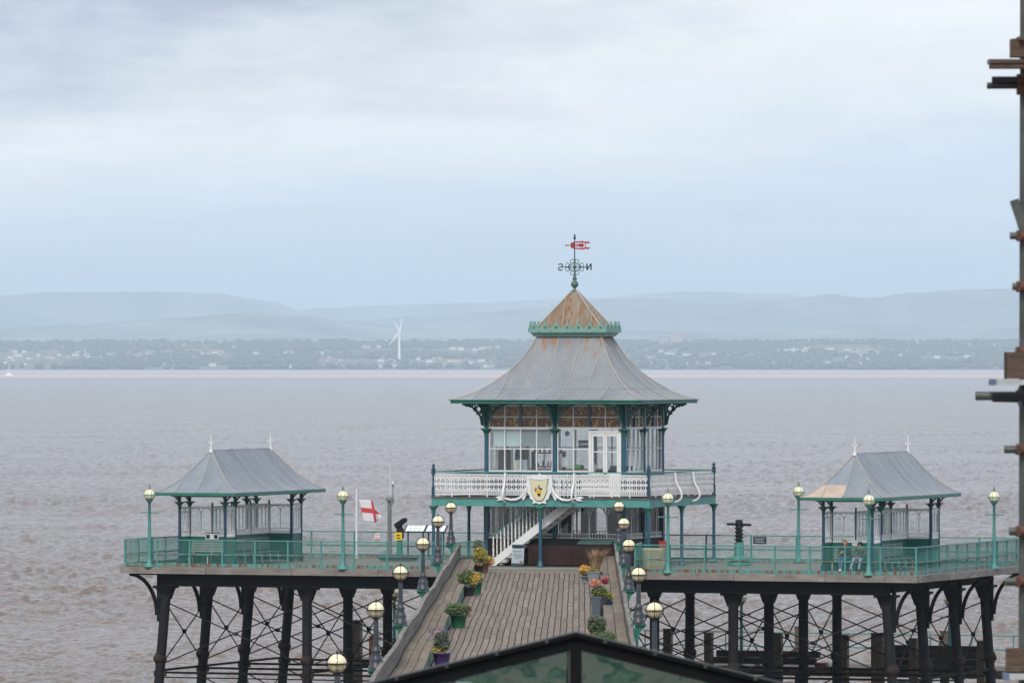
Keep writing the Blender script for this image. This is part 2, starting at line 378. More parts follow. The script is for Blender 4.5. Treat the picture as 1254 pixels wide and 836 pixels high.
# sea: muddy estuary water with wind chop
def sea_mat():
    m = bpy.data.materials.new('muddy_sea'); m.use_nodes = True; nt = m.node_tree; N = nt.nodes; L = nt.links; b = N['Principled BSDF']
    b.inputs['Roughness'].default_value = .12; b.inputs['IOR'].default_value = 1.33; b.inputs['Specular Tint'].default_value = (1, .94, .85, 1); b.inputs['Specular IOR Level'].default_value = .18
    tc = N.new('ShaderNodeTexCoord')
    def nz(scale, st, det, rough=.55, loc=(0, 0, 0)):
        mp = N.new('ShaderNodeMapping'); mp.inputs['Scale'].default_value = st; mp.inputs['Rotation'].default_value = (0, 0, R(18)); mp.inputs['Location'].default_value = loc
        L.new(tc.outputs['Object'], mp.inputs[0])
        n = N.new('ShaderNodeTexNoise'); n.inputs['Scale'].default_value = scale; n.inputs['Detail'].default_value = det; n.inputs['Roughness'].default_value = rough
        L.new(mp.outputs[0], n.inputs['Vector']); return n.outputs[0]
    def ma(op, a, c):
        x = N.new('ShaderNodeMath'); x.operation = op
        for i, v in enumerate((a, c)):
            if isinstance(v, (int, float)): x.inputs[i].default_value = v
            else: L.new(v, x.inputs[i])
        return x.outputs[0]
    bp = N.new('ShaderNodeBump'); bp.inputs['Strength'].default_value = 1.0; bp.inputs['Distance'].default_value = .6
    def ma(op, a, c):
        x = N.new('ShaderNodeMath'); x.operation = op
        for i, v in enumerate((a, c)):
            if isinstance(v, (int, float)): x.inputs[i].default_value = v
            else: L.new(v, x.inputs[i])
        return x.outputs[0]
    far = ma('ADD', ma('MULTIPLY', nz(.055, (1, .8, 1), 3, .5), 2.0), ma('MULTIPLY', nz(.012, (1, .8, 1), 3, .5, (5, 9, 0)), 9.0))
    L.new(ma('ADD', nz(1.1, (1, .7, 1), 3, .55), far), bp.inputs['Height'])
    L.new(bp.outputs[0], b.inputs['Normal'])
    mx = N.new('ShaderNodeMix'); mx.data_type = 'RGBA'; mx.inputs[6].default_value = (.16, .108, .078, 1); mx.inputs[7].default_value = (.107, .072, .052, 1)
    L.new(nz(.02, (1, .4, 1), 4, .6, (7, 3, 0)), mx.inputs[0]); L.new(mx.outputs[2], b.inputs['Base Color'])
    return m
M['sea'] = sea_mat()
def hill_mat(name, wood, field, scale):
    m = mat(name, wood, .95, col2=field, scale=scale, stretch=(1, .55, 1), spec=.1)
    return m
# ------------------------------------------------------------------ the setting: sea, far shore, hills
import numpy as np
def build_sea():
    rng = np.random.default_rng(5)
    pys = np.concatenate([np.arange(850, 500, -.55), np.arange(500, 455.5, -.4)])
    Y = np.concatenate([[-300, 0, 150, 240, 330, 420], F * ZC / (pys - HY), [12600, 13600, 18000, 43800]])
    cols = np.linspace(-150, 1404, 900)
    YY = np.repeat(Y[:, None], len(cols) + 2, 1)
    XX = (cols[None, :] - 627) * np.maximum(Y, 400)[:, None] / F
    XX = np.concatenate([np.full((len(Y), 1), -9500.0), XX, np.full((len(Y), 1), 9500.0)], 1)
    dY = np.abs(np.gradient(Y))[:, None]
    Z = np.zeros_like(XX); 
    for k in range(170):
        lam = .7 * (4.6 / .7) ** rng.random() if k < 110 else 7 * (34 / 7) ** rng.random(); th = rng.normal(R(34), R(30)) if k < 110 else rng.normal(R(60), R(35)); kx, ky = math.cos(th) * 2 * math.pi / lam, math.sin(th) * 2 * math.pi / lam
        slope = .052 * (lam / 3) ** -.2 if k < 110 else .0045
        fade = np.clip(1.4 * (2 * math.pi / max(abs(ky), 1e-3)) / (2.0 * dY) - .2, 0.5, 1)
        a = slope * lam / (2 * math.pi)
        ph = rng.random() * 6.283
        Z += a * fade * np.sin(kx * XX + ky * YY + ph)
    gust = np.zeros_like(XX)
    for k in range(14):
        lam = rng.uniform(60, 420); th = rng.normal(R(75), R(25)); gust += np.sin((math.cos(th) * XX + math.sin(th) * YY) * 2 * math.pi / lam + rng.random() * 6.283)
    Z *= np.clip(1 + .10 * gust, .6, 1.4)
    Z *= np.clip(.62 + .38 * (YY - 500) / 900, .62, 1)
    Z = Z + .5 * np.maximum(Z, 0) ** 2
    m = (Y > 380) & (Y < 11500); Z[~m, :] = 0; Z[:, 0] = 0; Z[:, -1] = 0
    nr, nc = XX.shape
    co = np.stack([XX, YY, Z], -1).reshape(-1, 3).astype(np.float32)
    idx = np.arange(nr * nc).reshape(nr, nc)
    q = np.stack([idx[:-1, :-1], idx[:-1, 1:], idx[1:, 1:], idx[1:, :-1]], -1).reshape(-1, 4).astype(np.int32)
    me = bpy.data.meshes.new('sea'); me.vertices.add(len(co)); me.vertices.foreach_set('co', co.ravel())
    me.loops.add(q.size); me.loops.foreach_set('vertex_index', q.ravel())
    me.polygons.add(len(q)); me.polygons.foreach_set('loop_start', np.arange(0, q.size, 4, dtype=np.int32)); me.polygons.foreach_set('use_smooth', np.ones(len(q), bool))
    me.update(calc_edges=True); me.materials.append(M['sea'])
    return put(me, 'sea')
sea = build_sea(); tag(sea, 'muddy brown estuary water with wind chop', None, kind='structure')
shore = MB()
shore.add([(-60, -260, D + 4.5), (60, -260, D + 4.5), (60, 52, D + 4.5), (-60, 52, D + 4.5), (-60, 60, -1), (60, 60, -1)], [(0, 1, 2, 3), (3, 2, 5, 4)])
tag(shore.build('shore_ground', M['concrete']), 'stony ground of the near shore under the viewpoint', None, kind='structure')
# wooded bank behind the viewpoint, what the canopy glass mirrors
bk = MB(); nx, ny = 40, 14
for j in range(ny + 1):
    for i in range(nx + 1):
        x = -60 + 120 * i / nx; y = -14 - 60 * j / ny
        bk.v.append((x, y, D + 4.6 + 26 * (j / ny) ** .8 + 3 * noise.noise((x * .12, y * .2, 0)) * min(1, j)))
for j in range(ny):
    for i in range(nx):
        a = j * (nx + 1) + i; bk.f.append((a, a + 1, a + nx + 2, a + nx + 1)); bk.s.append(False); bk.m.append(0)
tag(bk.build('wooded_bank', hill_mat('bank_green', (.025, .09, .08), (.33, .38, .29), .16)), 'green bank behind the viewpoint', None, kind='structure')

def interp(prof, x):
    if x <= prof[0][0]: return prof[0][1]
    for (a, b), (c, d) in zip(prof, prof[1:]):
        if x <= c:
            t = (x - a) / (c - a); t = t * t * (3 - 2 * t); return b + (d - b) * t
    return prof[-1][1]
def ridge(name, label, prof, Y, front, back, base, mt, rough=5.0, nx=330, x0=-160, x1=1420):
    mb = MB(); rows = [(-front, 0), (-front * .8, .08), (-front * .6, .26), (-front * .45, .42), (-front * .3, .62), (-front * .15, .84), (0, 1), (back * .5, .75), (back, 0)]
    for ri, (dy, g) in enumerate(rows):
        for i in range(nx + 1):
            px = x0 + (x1 - x0) * i / nx
            h = ZC + (HY - interp(prof, px)) * Y / F
            x = (px - 627) * Y / F
            z = base + (h - base) * g
            if 0 < g: z += rough * (noise.noise((x * .012, dy * .004, Y)) + .6 * noise.noise((x * .035, dy * .01, Y + 9))) * (1.0 if g == 1 else 1.6) + (20 * noise.noise((x * .0022, dy * .002, 3 + Y)) if g < 1 else 0)
            mb.v.append((x, Y + dy, max(z, .05)))
    for j in range(len(rows) - 1):
        for i in range(nx):
            a = j * (nx + 1) + i; mb.f.append((a, a + 1, a + nx + 2, a + nx + 1)); mb.s.append(g_smooth); mb.m.append(0)
    return tag(mb.build(name, mt), label, None, kind='structure')
g_smooth = True
hm = hill_mat('hill_cover', (.02, .024, .026), (.25, .24, .19), .0024)
hm2 = hill_mat('hill_cover_wooded', (.018, .022, .024), (.22, .22, .18), .0034)
ridge('far_ridge', 'faintest blue ridge along the skyline', [(300, 392), (400, 377), (460, 374), (560, 371), (700, 366), (850, 357), (960, 360), (1020, 368), (1254, 380)], 38500, 4000, 2500, 40, hm, 4)
ridge('moorland_hill', 'broad rounded hill across the water', [(-160, 370), (0, 362), (60, 358), (200, 357), (260, 359), (330, 369), (380, 385), (440, 402), (520, 415)], 34500, 4500, 2500, 30, hm, 4)
ridge('wooded_hill', 'long wooded hill rising behind the town', [(300, 412), (380, 400), (430, 393), (500, 388), (600, 382), (650, 377), (690, 372), (750, 366), (800, 365), (870, 372), (950, 367), (1020, 361), (1060, 365), (1120, 358), (1200, 354), (1420, 350)], 30000, 4500, 2000, 25, hm2, 6)
ridge('low_hill', 'low farmed hill in front of the moorland', [(-160, 404), (0, 400), (100, 398), (200, 390), (300, 383), (360, 386), (440, 395), (520, 404), (640, 408), (760, 404), (900, 408), (1050, 400), (1150, 396), (1420, 392)], 24500, 4000, 2000, 25, hm, 5)
def coast_z(x, y):
    t = max(0.0, (y - 13300) / 3100); t = min(t, 1.0)
    return .15 + 55 * t ** 1.15 + 4 * noise.noise((x * .003, y * .003, 1)) * min(1, t * 3)
mb = MB(); nx, ny = 200, 16
for j in range(ny + 1):
    for i in range(nx + 1):
        y = 13290 + 3700 * (j / ny) ** 1.3; x = -2400 + 4800 * i / nx
        mb.v.append((x, y, coast_z(x, y) if j else -.5))
for j in range(ny):
    for i in range(nx):
        a = j * (nx + 1) + i; mb.f.append((a, a + 1, a + nx + 2, a + nx + 1)); mb.s.append(True); mb.m.append(0)
tag(mb.build('coastal_plain', hill_mat('coast_cover', (.07, .08, .06), (.16, .16, .12), .004)), 'low built-up coast across the estuary', None, kind='structure')
for (y0, y1, nm, lab, zz, mt) in ((8350, 9850, 'mud_bank', 'pale pink mud bank in the far channel', .25, mat('pale_mud', (.50, .38, .33), .8)),
                                  (9900, 10250, 'mud_bank', 'thin dark mud bank below the far shore', .22, mat('dark_mud', (.30, .25, .24), .8)),
                                  (10300, 13250, 'mud_flat', 'wide pale tidal flat below the far shore', .2, mat('wet_sand', (.40, .39, .39), .5, var=.25, scale=.01))):
    b = MB(); n = 60
    for i in range(n + 1):
        x = -2300 + 4600 * i / n; w = 90 * noise.noise((x * .003, y0 * .01, 0)) + 60 * noise.noise((x * .011, y0 * .01, 4))
        b.v += [(x, y0 + w, .02), (x, y0 + 40 + w, zz), (x, y1 - 40 - w, zz), (x, y1 - w, .02)]
    for i in range(n):
        for q in range(3): b.f.append((i * 4 + q, i * 4 + 4 + q, i * 4 + 5 + q, i * 4 + 1 + q)); b.s.append(True); b.m.append(0)
    tag(b.build(nm, mt), lab, None, kind='structure')
# woodland on the coast and along the ridge of the plain: nobody could count it
wb = MB()
def crown_(x, y, z, r, h):
    a = random.random() * 6
    vs = [(x + r * math.cos(a + k * 1.047) * random.uniform(.7, 1.2), y + r * .8 * math.sin(a + k * 1.047), z + h * random.uniform(.1, .45)) for k in range(6)]
    vs += [(x + .55 * r * math.cos(a + .5 + k * 2.09), y + .5 * r * math.sin(a + .5 + k * 2.09), z + h * random.uniform(.75, 1)) for k in range(3)]
    vs += [(x + r * .8 * math.cos(a + k * 2.09), y, z - 1) for k in range(3)]
    wb.add(vs, [(0, 1, 6), (1, 2, 6), (2, 7, 6), (2, 3, 7), (3, 4, 7), (4, 8, 7), (4, 5, 8), (5, 0, 8), (0, 6, 8), (6, 7, 8), (9, 10, 1), (10, 3, 2), (11, 5, 4), (9, 1, 0), (11, 0, 5), (10, 4, 3)])
for k in range(7500):
    y = 13400 + 3400 * random.random() ** .9; x = random.uniform(-1, 1) * (640 + 150) * y / F * 1.05
    d = noise.noise((x * .0045, y * .0022, 5)) + .5 * noise.noise((x * .015, y * .0075, 6))
    edge = y > 15900 or y < 13600
    if d < (-.25 if edge else .08): continue
    crown_(x, y, coast_z(x, y), random.uniform(6, 14), random.uniform(7, 16))
tag(wb.build('woodland', mat('far_trees', (.085, .095, .085), .9, var=.3, scale=.02, spec=.1)), 'dark tree belts between the houses of the far shore', None, kind='stuff')
# houses of the far town
wallm = [mat('white_render', (.66, .66, .65), .8, spec=.1), mat('buff_render', (.50, .43, .36), .8, spec=.1), mat('red_brick_far', (.30, .20, .16), .8, spec=.1)]
roofm = [mat('slate_roof', (.12, .12, .13), .7), mat('tile_roof', (.22, .13, .10), .8)]
def house_mesh(l, w, h, r, wm, rm):
    b = MB(); b.box(-l / 2, -w / 2, -2, l / 2, w / 2, h); b.k = 1
    b.add([(-l / 2 - .3, -w / 2 - .3, h), (l / 2 + .3, -w / 2 - .3, h), (l / 2 + .3, w / 2 + .3, h), (-l / 2 - .3, w / 2 + .3, h), (-l / 2, 0, h + r), (l / 2, 0, h + r)], [(0, 1, 5, 4), (2, 3, 4, 5), (0, 4, 3), (1, 2, 5)])
    return b.mesh('far_house', [wm, rm])
hms = [house_mesh(9, 7, 4.5, 3, wallm[0], roofm[0]), house_mesh(14, 7, 4.5, 3, wallm[0], roofm[1]), house_mesh(8, 7, 5, 3, wallm[1], roofm[0]), house_mesh(21, 8, 4.5, 3, wallm[1], roofm[1]), house_mesh(10, 8, 5, 3, wallm[2], roofm[0])]
HL = ['white house with a slate roof scattered over the far shore', 'long white house with a tiled roof in the far town', 'buff house with a slate roof on the far shore', 'buff terrace of houses under a tiled roof across the water', 'brick house with a slate roof in the far town']
k = 0
while k < 285:
    px = random.uniform(0, 1250); y = random.uniform(13550, 16300); x = (px - 627) * y / F
    d = noise.noise((x * .0045, y * .0022, 5)) + .5 * noise.noise((x * .015, y * .0075, 6))
    if d > .12 or noise.noise((x * .003, y * .0015, 21)) < -.18: continue
    i = random.choices(range(5), (5, 3, 3, 2, 2))[0]
    tag(put(hms[i], 'far_house', None, (x, y, coast_z(x, y)), random.choice((0, .3, -.4, 1.2)) + random.uniform(-.2, .2)), HL[i], 'house', 'houses of the far town')
    k += 1
def block(px, y, l, h, mt, name, label, n, rm):
    x = (px - 627) * y / F; r = thing(name, label, 'building', (x, y, coast_z(x, y)))
    MB().box(-l / 2, -6, -3, l / 2, 6, h).build('wall', mt, r); MB().box(-l / 2 - .4, -6.4, h, l / 2 + .4, 6.4, h + 1).build('roof', rm, r)
    wn = MB()
    for i in range(n):
        for q in range(max(1, int(h / 4))): wn.box(-l / 2 + l * (i + .2) / n, -6.2, 1 + q * 4, -l / 2 + l * (i + .75) / n, -5.95, 3 + q * 4)
    tag(wn.build('window', roofm[0], r), None, None, kind='stuff')
block(828, 16098, 30, 30, wallm[1], 'apartment_block', 'buff block of flats highest above the far town', 6, roofm[0])
block(812, 16166, 22, 21, wallm[1], 'apartment_block', 'lower buff block left of the tall flats', 4, roofm[0])
block(868, 13686, 27, 9, wallm[0], 'boat_shed', 'bright white shed at the water edge of the far shore', 3, wallm[0])
block(965, 15344, 47, 9, wallm[0], 'warehouse', 'white warehouse right of the pavilion roof on the far shore', 5, wallm[0])
block(1052, 14933, 82, 11, wallm[1], 'warehouse', 'long buff factory building in the far town', 9, roofm[0])
block(950, 13837, 60, 8, wallm[1], 'warehouse', 'low buff sheds near the far waterline', 7, roofm[0])
block(186, 14385, 82, 6, wallm[1], 'warehouse', 'long pale sheds on the far shore behind the shelter', 9, wallm[0])
brightw = mat('gloss_white_far', (.86, .86, .86), .5)
# wind turbine
x, y = (489 - 627) * 14500 / F, 14500
t = thing('wind_turbine', 'white wind turbine standing on the far shore', 'wind turbine', (x, y, coast_z(x, y)))
hub = ZC + (HY - 407) * y / F - coast_z(x, y)
MB().tube((0, 0, -2), (0, 0, hub), 3.0, 2.0, 10).build('tower', brightw, t)
MB().ball((0, -2.5, hub), 2.0).box(-1.5, -2.5, hub - 1.4, 1.5, 5, hub + 1.4).build('nacelle', brightw, t)
for a in (8, 218, 128 + 205):
    a = R(a); dx, dz = math.sin(a), math.cos(a); px_, pz_ = dz, -dx; Lb = 36 if a < 5 else 27
    MB().prism([(dx * 1 + px_ * .8, hub + dz * 1 + pz_ * .8), (dx * 6 + px_ * 2.6, hub + dz * 6 + pz_ * 2.6), (dx * Lb + px_ * 1.0, hub + dz * Lb + pz_ * 1.0), (dx * Lb, hub + dz * Lb), (dx * 1 - px_ * .8, hub + dz - pz_ * .8)], -3.6, -3.1).build('blade', brightw, t)
# sailing boat far off
x, y, _ = P(11, 459.5, 9100); t = thing('sailing_boat', 'white sailing boat with bare mast far out on the water', 'boat', (x, y, 0))
MB().prism([(-5.6, 1.6), (5.8, 2.0), (4.6, -.2), (-4.8, -.2)], -1.6, 1.6).build('hull', brightw, t)
MB().box(-2.4, -1, 1.6, 1.6, 1, 2.9).build('cabin', brightw, t); MB().tube((.4, 0, 1), (.4, 0, 17.5), .4, .3, 6).build('mast', brightw, t); MB().tube((.3, 0, 3), (-3.4, 0, 2.9), .25, .2, 6).build('boom', brightw, t)
# the haze over the estuary
def make_haze():
    hz = MB().box(-9900, -390, -1, 9900, 44500, 415).build('haze', []); tag(hz, 'pale air over the estuary', None, kind='stuff')
    m = bpy.data.materials.new('haze'); m.use_nodes = True; nt = m.node_tree; nt.nodes.clear()
    o = nt.nodes.new('ShaderNodeOutputMaterial'); v = nt.nodes.new('ShaderNodeVolumePrincipled'); v.inputs['Density'].default_value = HAZE
    v.inputs['Color'].default_value = (.70, .865, 1.0, 1); v.inputs['Anisotropy'].default_value = 0.0
    nt.links.new(v.outputs[0], o.inputs['Volume']); hz.data.materials.clear(); hz.data.materials.append(m)
HAZE = 5.8e-5
make_haze()
# ------------------------------------------------------------------ the pier head
LEN, DEP = 34.82, 15.5
head = thing('pier_platform', 'wide timber decked pier head on dark iron columns', 'pier', (OX, OY, D), HEAD_RZ)
MB().box(-LEN + .1, .1, -.16, -.1, DEP - .1, -.02).build('deck', M['deck'], head)
# fascia: weathered timbers in lengths along each side
def fascia(p, q, n, out):
    (x0, y0), (x1, y1) = p, q
    for i in range(n):
        a, b = i / n, (i + 1) / n
        A = (x0 + (x1 - x0) * a, y0 + (y1 - y0) * a); B = (x0 + (x1 - x0) * b, y0 + (y1 - y0) * b)
        dx, dy = (x1 - x0), (y1 - y0); l = math.hypot(dx, dy); dx, dy = dx / l * .012, dy / l * .012
        j = random.uniform(-.008, .008)
        MB().beam((A[0] + dx, A[1] + dy, -.135 + j), (B[0] - dx, B[1] - dy, -.135 + j), .22, .27).build('fascia_timber', M['fascia'], head)
fascia((-LEN, 0), (0, 0), 9, -1); fascia((0, .12), (0, DEP - .12), 4, 1); fascia((-LEN, .12), (-LEN, DEP - .12), 4, 1); fascia((-LEN, DEP), (0, DEP), 9, 1)
# girders
for v, a, b in ((.5, -LEN + 1.62, -1.35), (5.3, -LEN + 1.7, -1.4), (9.8, -LEN + 1.7, -1.4), (14.6, -LEN + 1.7, -1.4)):
    MB().box(a, v - .12, -.78, b, v + .12, -.28).box(a, v - .2, -.80, b, v + .2, -.765).build('girder', M['black'], head)
for u in (-LEN + 1.9, -1.5):
    MB().box(u - .1, .64, -.72, u + .1, DEP - 1.04, -.29).build('girder', M['black'], head)
for k in range(9):
    u = -LEN + 3.5 + k * 3.45
    MB().box(u - .08, .64, -.60, u + .08, DEP - 1.04, -.20).build('joist', M['black'], head)
# columns: six bents of four, the end bents raked outwards
us = [u_at(px, .9) for px in (203, 376, 545, 711, 898, 1086)]
vs_ = [.9, 5.35, 9.8, 14.25]
ZB = -D - 1.5
def column_mesh(rake):
    b = MB(); f = lambda z: rake * (z + .8)
    b.prism([(-.42, -.80), (.42, -.80), (.20, -1.36), (-.20, -1.36)], -.17, .17)
    b.box(-.45, -.34, -.90, .45, .34, -.80)
    b.tube((0, 0, -1.3), (f(ZB), 0, ZB), .205, .205, 14)
    return b.mesh('column', [M['iron']])
def collar_mesh():
    b = MB(); b.lathe([(.195, .26), (.225, .15), (.285, .07), (.285, -.07), (.225, -.13), (.195, -.25)], n=14); b.box(-.27, -.06, -.72, .27, .06, -.5); return b.mesh('collar', [M['bracerust']])
cm = {0: column_mesh(0), -1: column_mesh(.085), 1: column_mesh(-.075)}; clm = collar_mesh()
colpos = {}
for i, u in enumerate(us):
    kind = -1 if i == 0 else 1 if i == 5 else 0
    rk = {0: 0, -1: .085, 1: -.075}[kind]
    for j, v in enumerate(vs_):
        c = put(cm[kind], 'column', head, (u, v, 0)); put(clm, 'collar', c, (rk * (-3.85 + .8), 0, -3.85))
        put(clm, 'collar', c, (rk * (-8.2 + .8), 0, -8.2))
        colpos[i, j] = (u, v, rk)
def cp(i, j, z): u, v, rk = colpos[i, j]; return Vector((u + rk * (z + .8), v, z))
# horizontal struts and crossed tie rods between the columns
for i in range(6):
    for j in range(4):
        if i < 5:
            a, b = cp(i, j, -4.42), cp(i + 1, j, -4.42); d = (b - a).normalized() * .19
            MB().beam(a + d, b - d, .10, .09).beam(a + d + Vector((0, 0, -.2)), b - d + Vector((0, 0, -.2)), .10, .05).build('strut', M['black'], head)
            r = MB()
            r.tube(cp(i, j, -1.45), cp(i + 1, j, -4.1), .028, n=5); r.tube(cp(i, j, -4.1) + Vector((0, .07, 0)), cp(i + 1, j, -1.45) + Vector((0, .07, 0)), .028, n=5)
            m = (cp(i, j, -1.45) + cp(i + 1, j, -4.1)) / 2; r.tube(m + Vector((0, -.04, 0)), m + Vector((0, .11, 0)), .085, n=10)
            r.tube(cp(i, j, -4.75), cp(i + 1, j, -8.0), .028, n=5); r.tube(cp(i, j, -8.0) + Vector((0, .07, 0)), cp(i + 1, j, -4.75) + Vector((0, .07, 0)), .028, n=5)
            r.build('tie_rod', M['rod'], head)
        if j < 3:
            a, b = cp(i, j, -4.34), cp(i, j + 1, -4.34)
            MB().beam(a + Vector((0, .19, 0)), b - Vector((0, .19, 0)), .09, .09).build('strut', M['black'], head)
            r = MB()
            r.tube(cp(i, j, -1.45), cp(i, j + 1, -4.1), .028, n=5); r.tube(cp(i, j, -4.1) + Vector((.07, 0, 0)), cp(i, j + 1, -1.45) + Vector((.07, 0, 0)), .028, n=5)
            m = (cp(i, j, -1.45) + cp(i, j + 1, -4.1)) / 2; r.tube(m + Vector((-.04, 0, 0)), m + Vector((.11, 0, 0)), .085, n=10)
            r.tube(cp(i, j, -4.75), cp(i, j + 1, -8.0), .028, n=5); r.tube(cp(i, j, -8.0) + Vector((.07, 0, 0)), cp(i, j + 1, -4.75) + Vector((.07, 0, 0)), .028, n=5)
            r.build('tie_rod', M['rod'], head)
# curved cantilever brackets at both ends
def arch(sign, reach):
    n = 12; H = 1.75; w = .13
    # outer line runs from the tip just under the deck to the column; the band thickens downwards and outwards
    top = [(sign * reach * (1 - math.sin(math.pi / 2 * k / n)), -.28 - H * (1 - math.cos(math.pi / 2 * k / n))) for k in range(n + 1)]
    inr = [(sign * (reach * (1 - math.sin(math.pi / 2 * k / n)) + w * math.sin(math.pi / 2 * k / n)), -.28 - H * (1 - math.cos(math.pi / 2 * k / n)) - w * math.cos(math.pi / 2 * k / n)) for k in range(n + 1)]
    b = MB()
    vs = []
    for (a, c), (e, g) in zip(top, inr):
        for (p, q) in ((a, c), (e, g)):
            for d in (-.06, .06): vs.append((p, d, q))
    fs = []
    for k in range(n):
        q = k * 4; fs += [(q, q + 1, q + 5, q + 4), (q + 2, q + 6, q + 7, q + 3), (q, q + 4, q + 6, q + 2), (q + 1, q + 3, q + 7, q + 5)]
    fs += [(0, 2, 3, 1), (n * 4, n * 4 + 1, n * 4 + 3, n * 4 + 2)]
    b.add(vs, fs)
    b.box(min(0, sign * reach) - .02, -.05, -.36, max(0, sign * reach) + .02, .05, -.28)
    return b.mesh('bracket', [M['black']])
for j, v in enumerate(vs_):
    u = us[0] - .34; r_ = u + LEN + .02
    put(arch(-1, r_ - .02), 'bracket', head, (u, v, 0)); MB().box(u - .03, v - .08, -2.3, u + .10, v + .08, -.3).build('bracket_post', M['black'], head)
    u = us[5] + .34; r_ = -u
    put(arch(1, r_ + .02), 'bracket', head, (u, v, 0)); MB().box(u - .10, v - .08, -2.3, u + .03, v + .08, -.3).build('bracket_post', M['black'], head)

# ------------------------------------------------------------------ railings of the pier head
def mesh_panel(w, h, pitch, t):
    b = MB(); n = max(2, round(w / pitch)); m = max(2, round(h / pitch))
    for i in range(1, n): b.tube((w * i / n, 0, 0), (w * i / n, 0, h), t, n=4, cap=False)
    for i in range(1, m): b.tube((0, .004, h * i / m), (w, .004, h * i / m), t, n=4, cap=False)
    return b.mesh('mesh_panel', [M['tealwire']])
PAN = {}
def railing(label, p, q, n, dense=True, skip=()):
    p = Vector(p); q = Vector(q); d = q - p; L_ = d.length; w = L_ / n
    t = thing('railing', label, 'railing', p, math.atan2(d.y, d.x))
    key = (round(w, 2), dense)
    if key not in PAN:
        post = MB(); post.box(-.035, -.03, -.02, .035, .03, 1.16); post.box(-.09, -.05, -.02, .09, .05, .05)
        top = MB(); top.box(.036, -.045, 1.10, w - .036, .045, 1.15)
        mid = MB(); mid.box(.036, -.045, .505, w - .036, .045, .56)
        low = MB(); low.box(.036, -.025, .03, w - .036, .025, .17)
        PAN[key] = (post.mesh('post', [M['teal']]), top.mesh('top_rail', [M['teal']]), mid.mesh('mid_rail', [M['tealrust']]), low.mesh('kick_board', [M['tealrust']]),
                    mesh_panel(w - .072, .92, .05 if dense else .1, .0046 if dense else .004))
    po, to, mi, lo, me = PAN[key]
    for i in range(n + 1):
        put(po, 'post', t, (i * w, 0, 0))
        if i < n:
            put(to, 'top_rail', t, (i * w, 0, 0)); put(mi, 'mid_rail', t, (i * w, 0, 0)); put(lo, 'kick_board', t, (i * w, 0, 0)); put(me, 'mesh_panel', t, (i * w + .036, 0, .175))
    return t
u_l = u_at(556, .12); u_r = u_at(778, .12)
railing('teal mesh railing along the deck edge in front of the plain grey shelter', W(-LEN + .12, .12), W(u_l, .12), round((u_l + LEN) / 1.42))
railing('teal mesh railing in front of the seated couple', W(u_r, .12), W(-.12, .12), round(-u_r / 1.42))
railing('teal mesh railing on the deck side nearest the scaffold pole', W(-.12, .14), W(-.12, DEP - .14), 11)
railing('teal mesh railing running seaward on the deck side far from the scaffold', W(-LEN + .12, .14), W(-LEN + .12, DEP - .14), 11)
railing('seaward teal railing behind the telescope and both shelters', W(-LEN + .14, DEP - .12), W(-.14, DEP - .12), 17, dense=False)
for px, x in ((556, 1), (778, -1)):     # returns that join the front railing to the ends of the walkway fences
    u = u_at(px, .12)
    p = W(u, .14); X = (-2.55 if x > 0 else 4.35)
    e = W(u + (.25 if x > 0 else -.75), 2.9)
    railing('short teal railing return beside the ' + ('flower bench end nearest the stairs' if x > 0 else 'walkway end by the beige crates'), p, e, 2)
# ------------------------------------------------------------------ the pier walkway with its long benches
NRZ = -math.atan(.010)
neck = thing('pier_walkway', 'long boarded pier walkway running out to the pavilion', 'pier', (1.075, 282.0, D), NRZ)
Y0 = -150.0
def warp(p):
    x, y, z = p
    env = min(1, max(0, (-y) / 8))
    x += .008 * math.sin(y * 2 * math.pi / 12.3) + .004 * math.sin(y * 2 * math.pi / 4.9 + 1.3 + .3 * x)
    z += env * (.045 * math.cos((y + 7.3) * 2 * math.pi / 25.4) + .006 * math.sin(y * 2 * math.pi / 9.1)) - .045 * env
    return (x, y, z)
def strip(x0, x1, z0, z1, ya, yb, seg=1.3):
    n = max(1, round((yb - ya) / seg)); vs = []
    for i in range(n + 1):
        y = ya + (yb - ya) * i / n
        vs += [warp(q) for q in ((x0, y, z0), (x1, y, z0), (x1, y, z1), (x0, y, z1))]
    fs = [(0, 1, 2, 3), (n * 4 + 3, n * 4 + 2, n * 4 + 1, n * 4)]
    for i in range(n):
        for q in range(4): fs.append((i * 4 + q, i * 4 + 4 + q, i * 4 + 4 + (q + 1) % 4, i * 4 + (q + 1) % 4))
    return MB().add(vs, fs)
HW = 2.485
strip(-HW - .75, HW + .75, -.17, -.06, Y0, 0, 2).build('under_deck', M['black'], neck)
rows = 25; wd = 2 * HW / rows; boards = []
for r in range(rows):
    y = 0.0 - random.uniform(0, .001)
    first = True
    while y > Y0:
        l = random.uniform(5.6, 9.6) if not first else random.uniform(2.5, 9); first = False
        boards.append((y, max(Y0, y - l), r)); y -= l
boards.sort(key=lambda b: abs((b[0] + b[1]) / 2 + 48))     # those in view first
rest = MB()
for k, (ya, yb, r) in enumerate(boards):
    x0 = -HW + r * wd + .014; dz = random.uniform(-.006, .006)
    s = strip(x0, x0 + wd - .028, -.05 + dz, 0 + dz, yb + .012, ya - .012)
    if k < 295: s.build('deck_board', M['board'], neck)
    else: rest.add(s.v, s.f)
tag(rest.build('deck_boarding', M['board'], neck), None, None, kind='stuff')
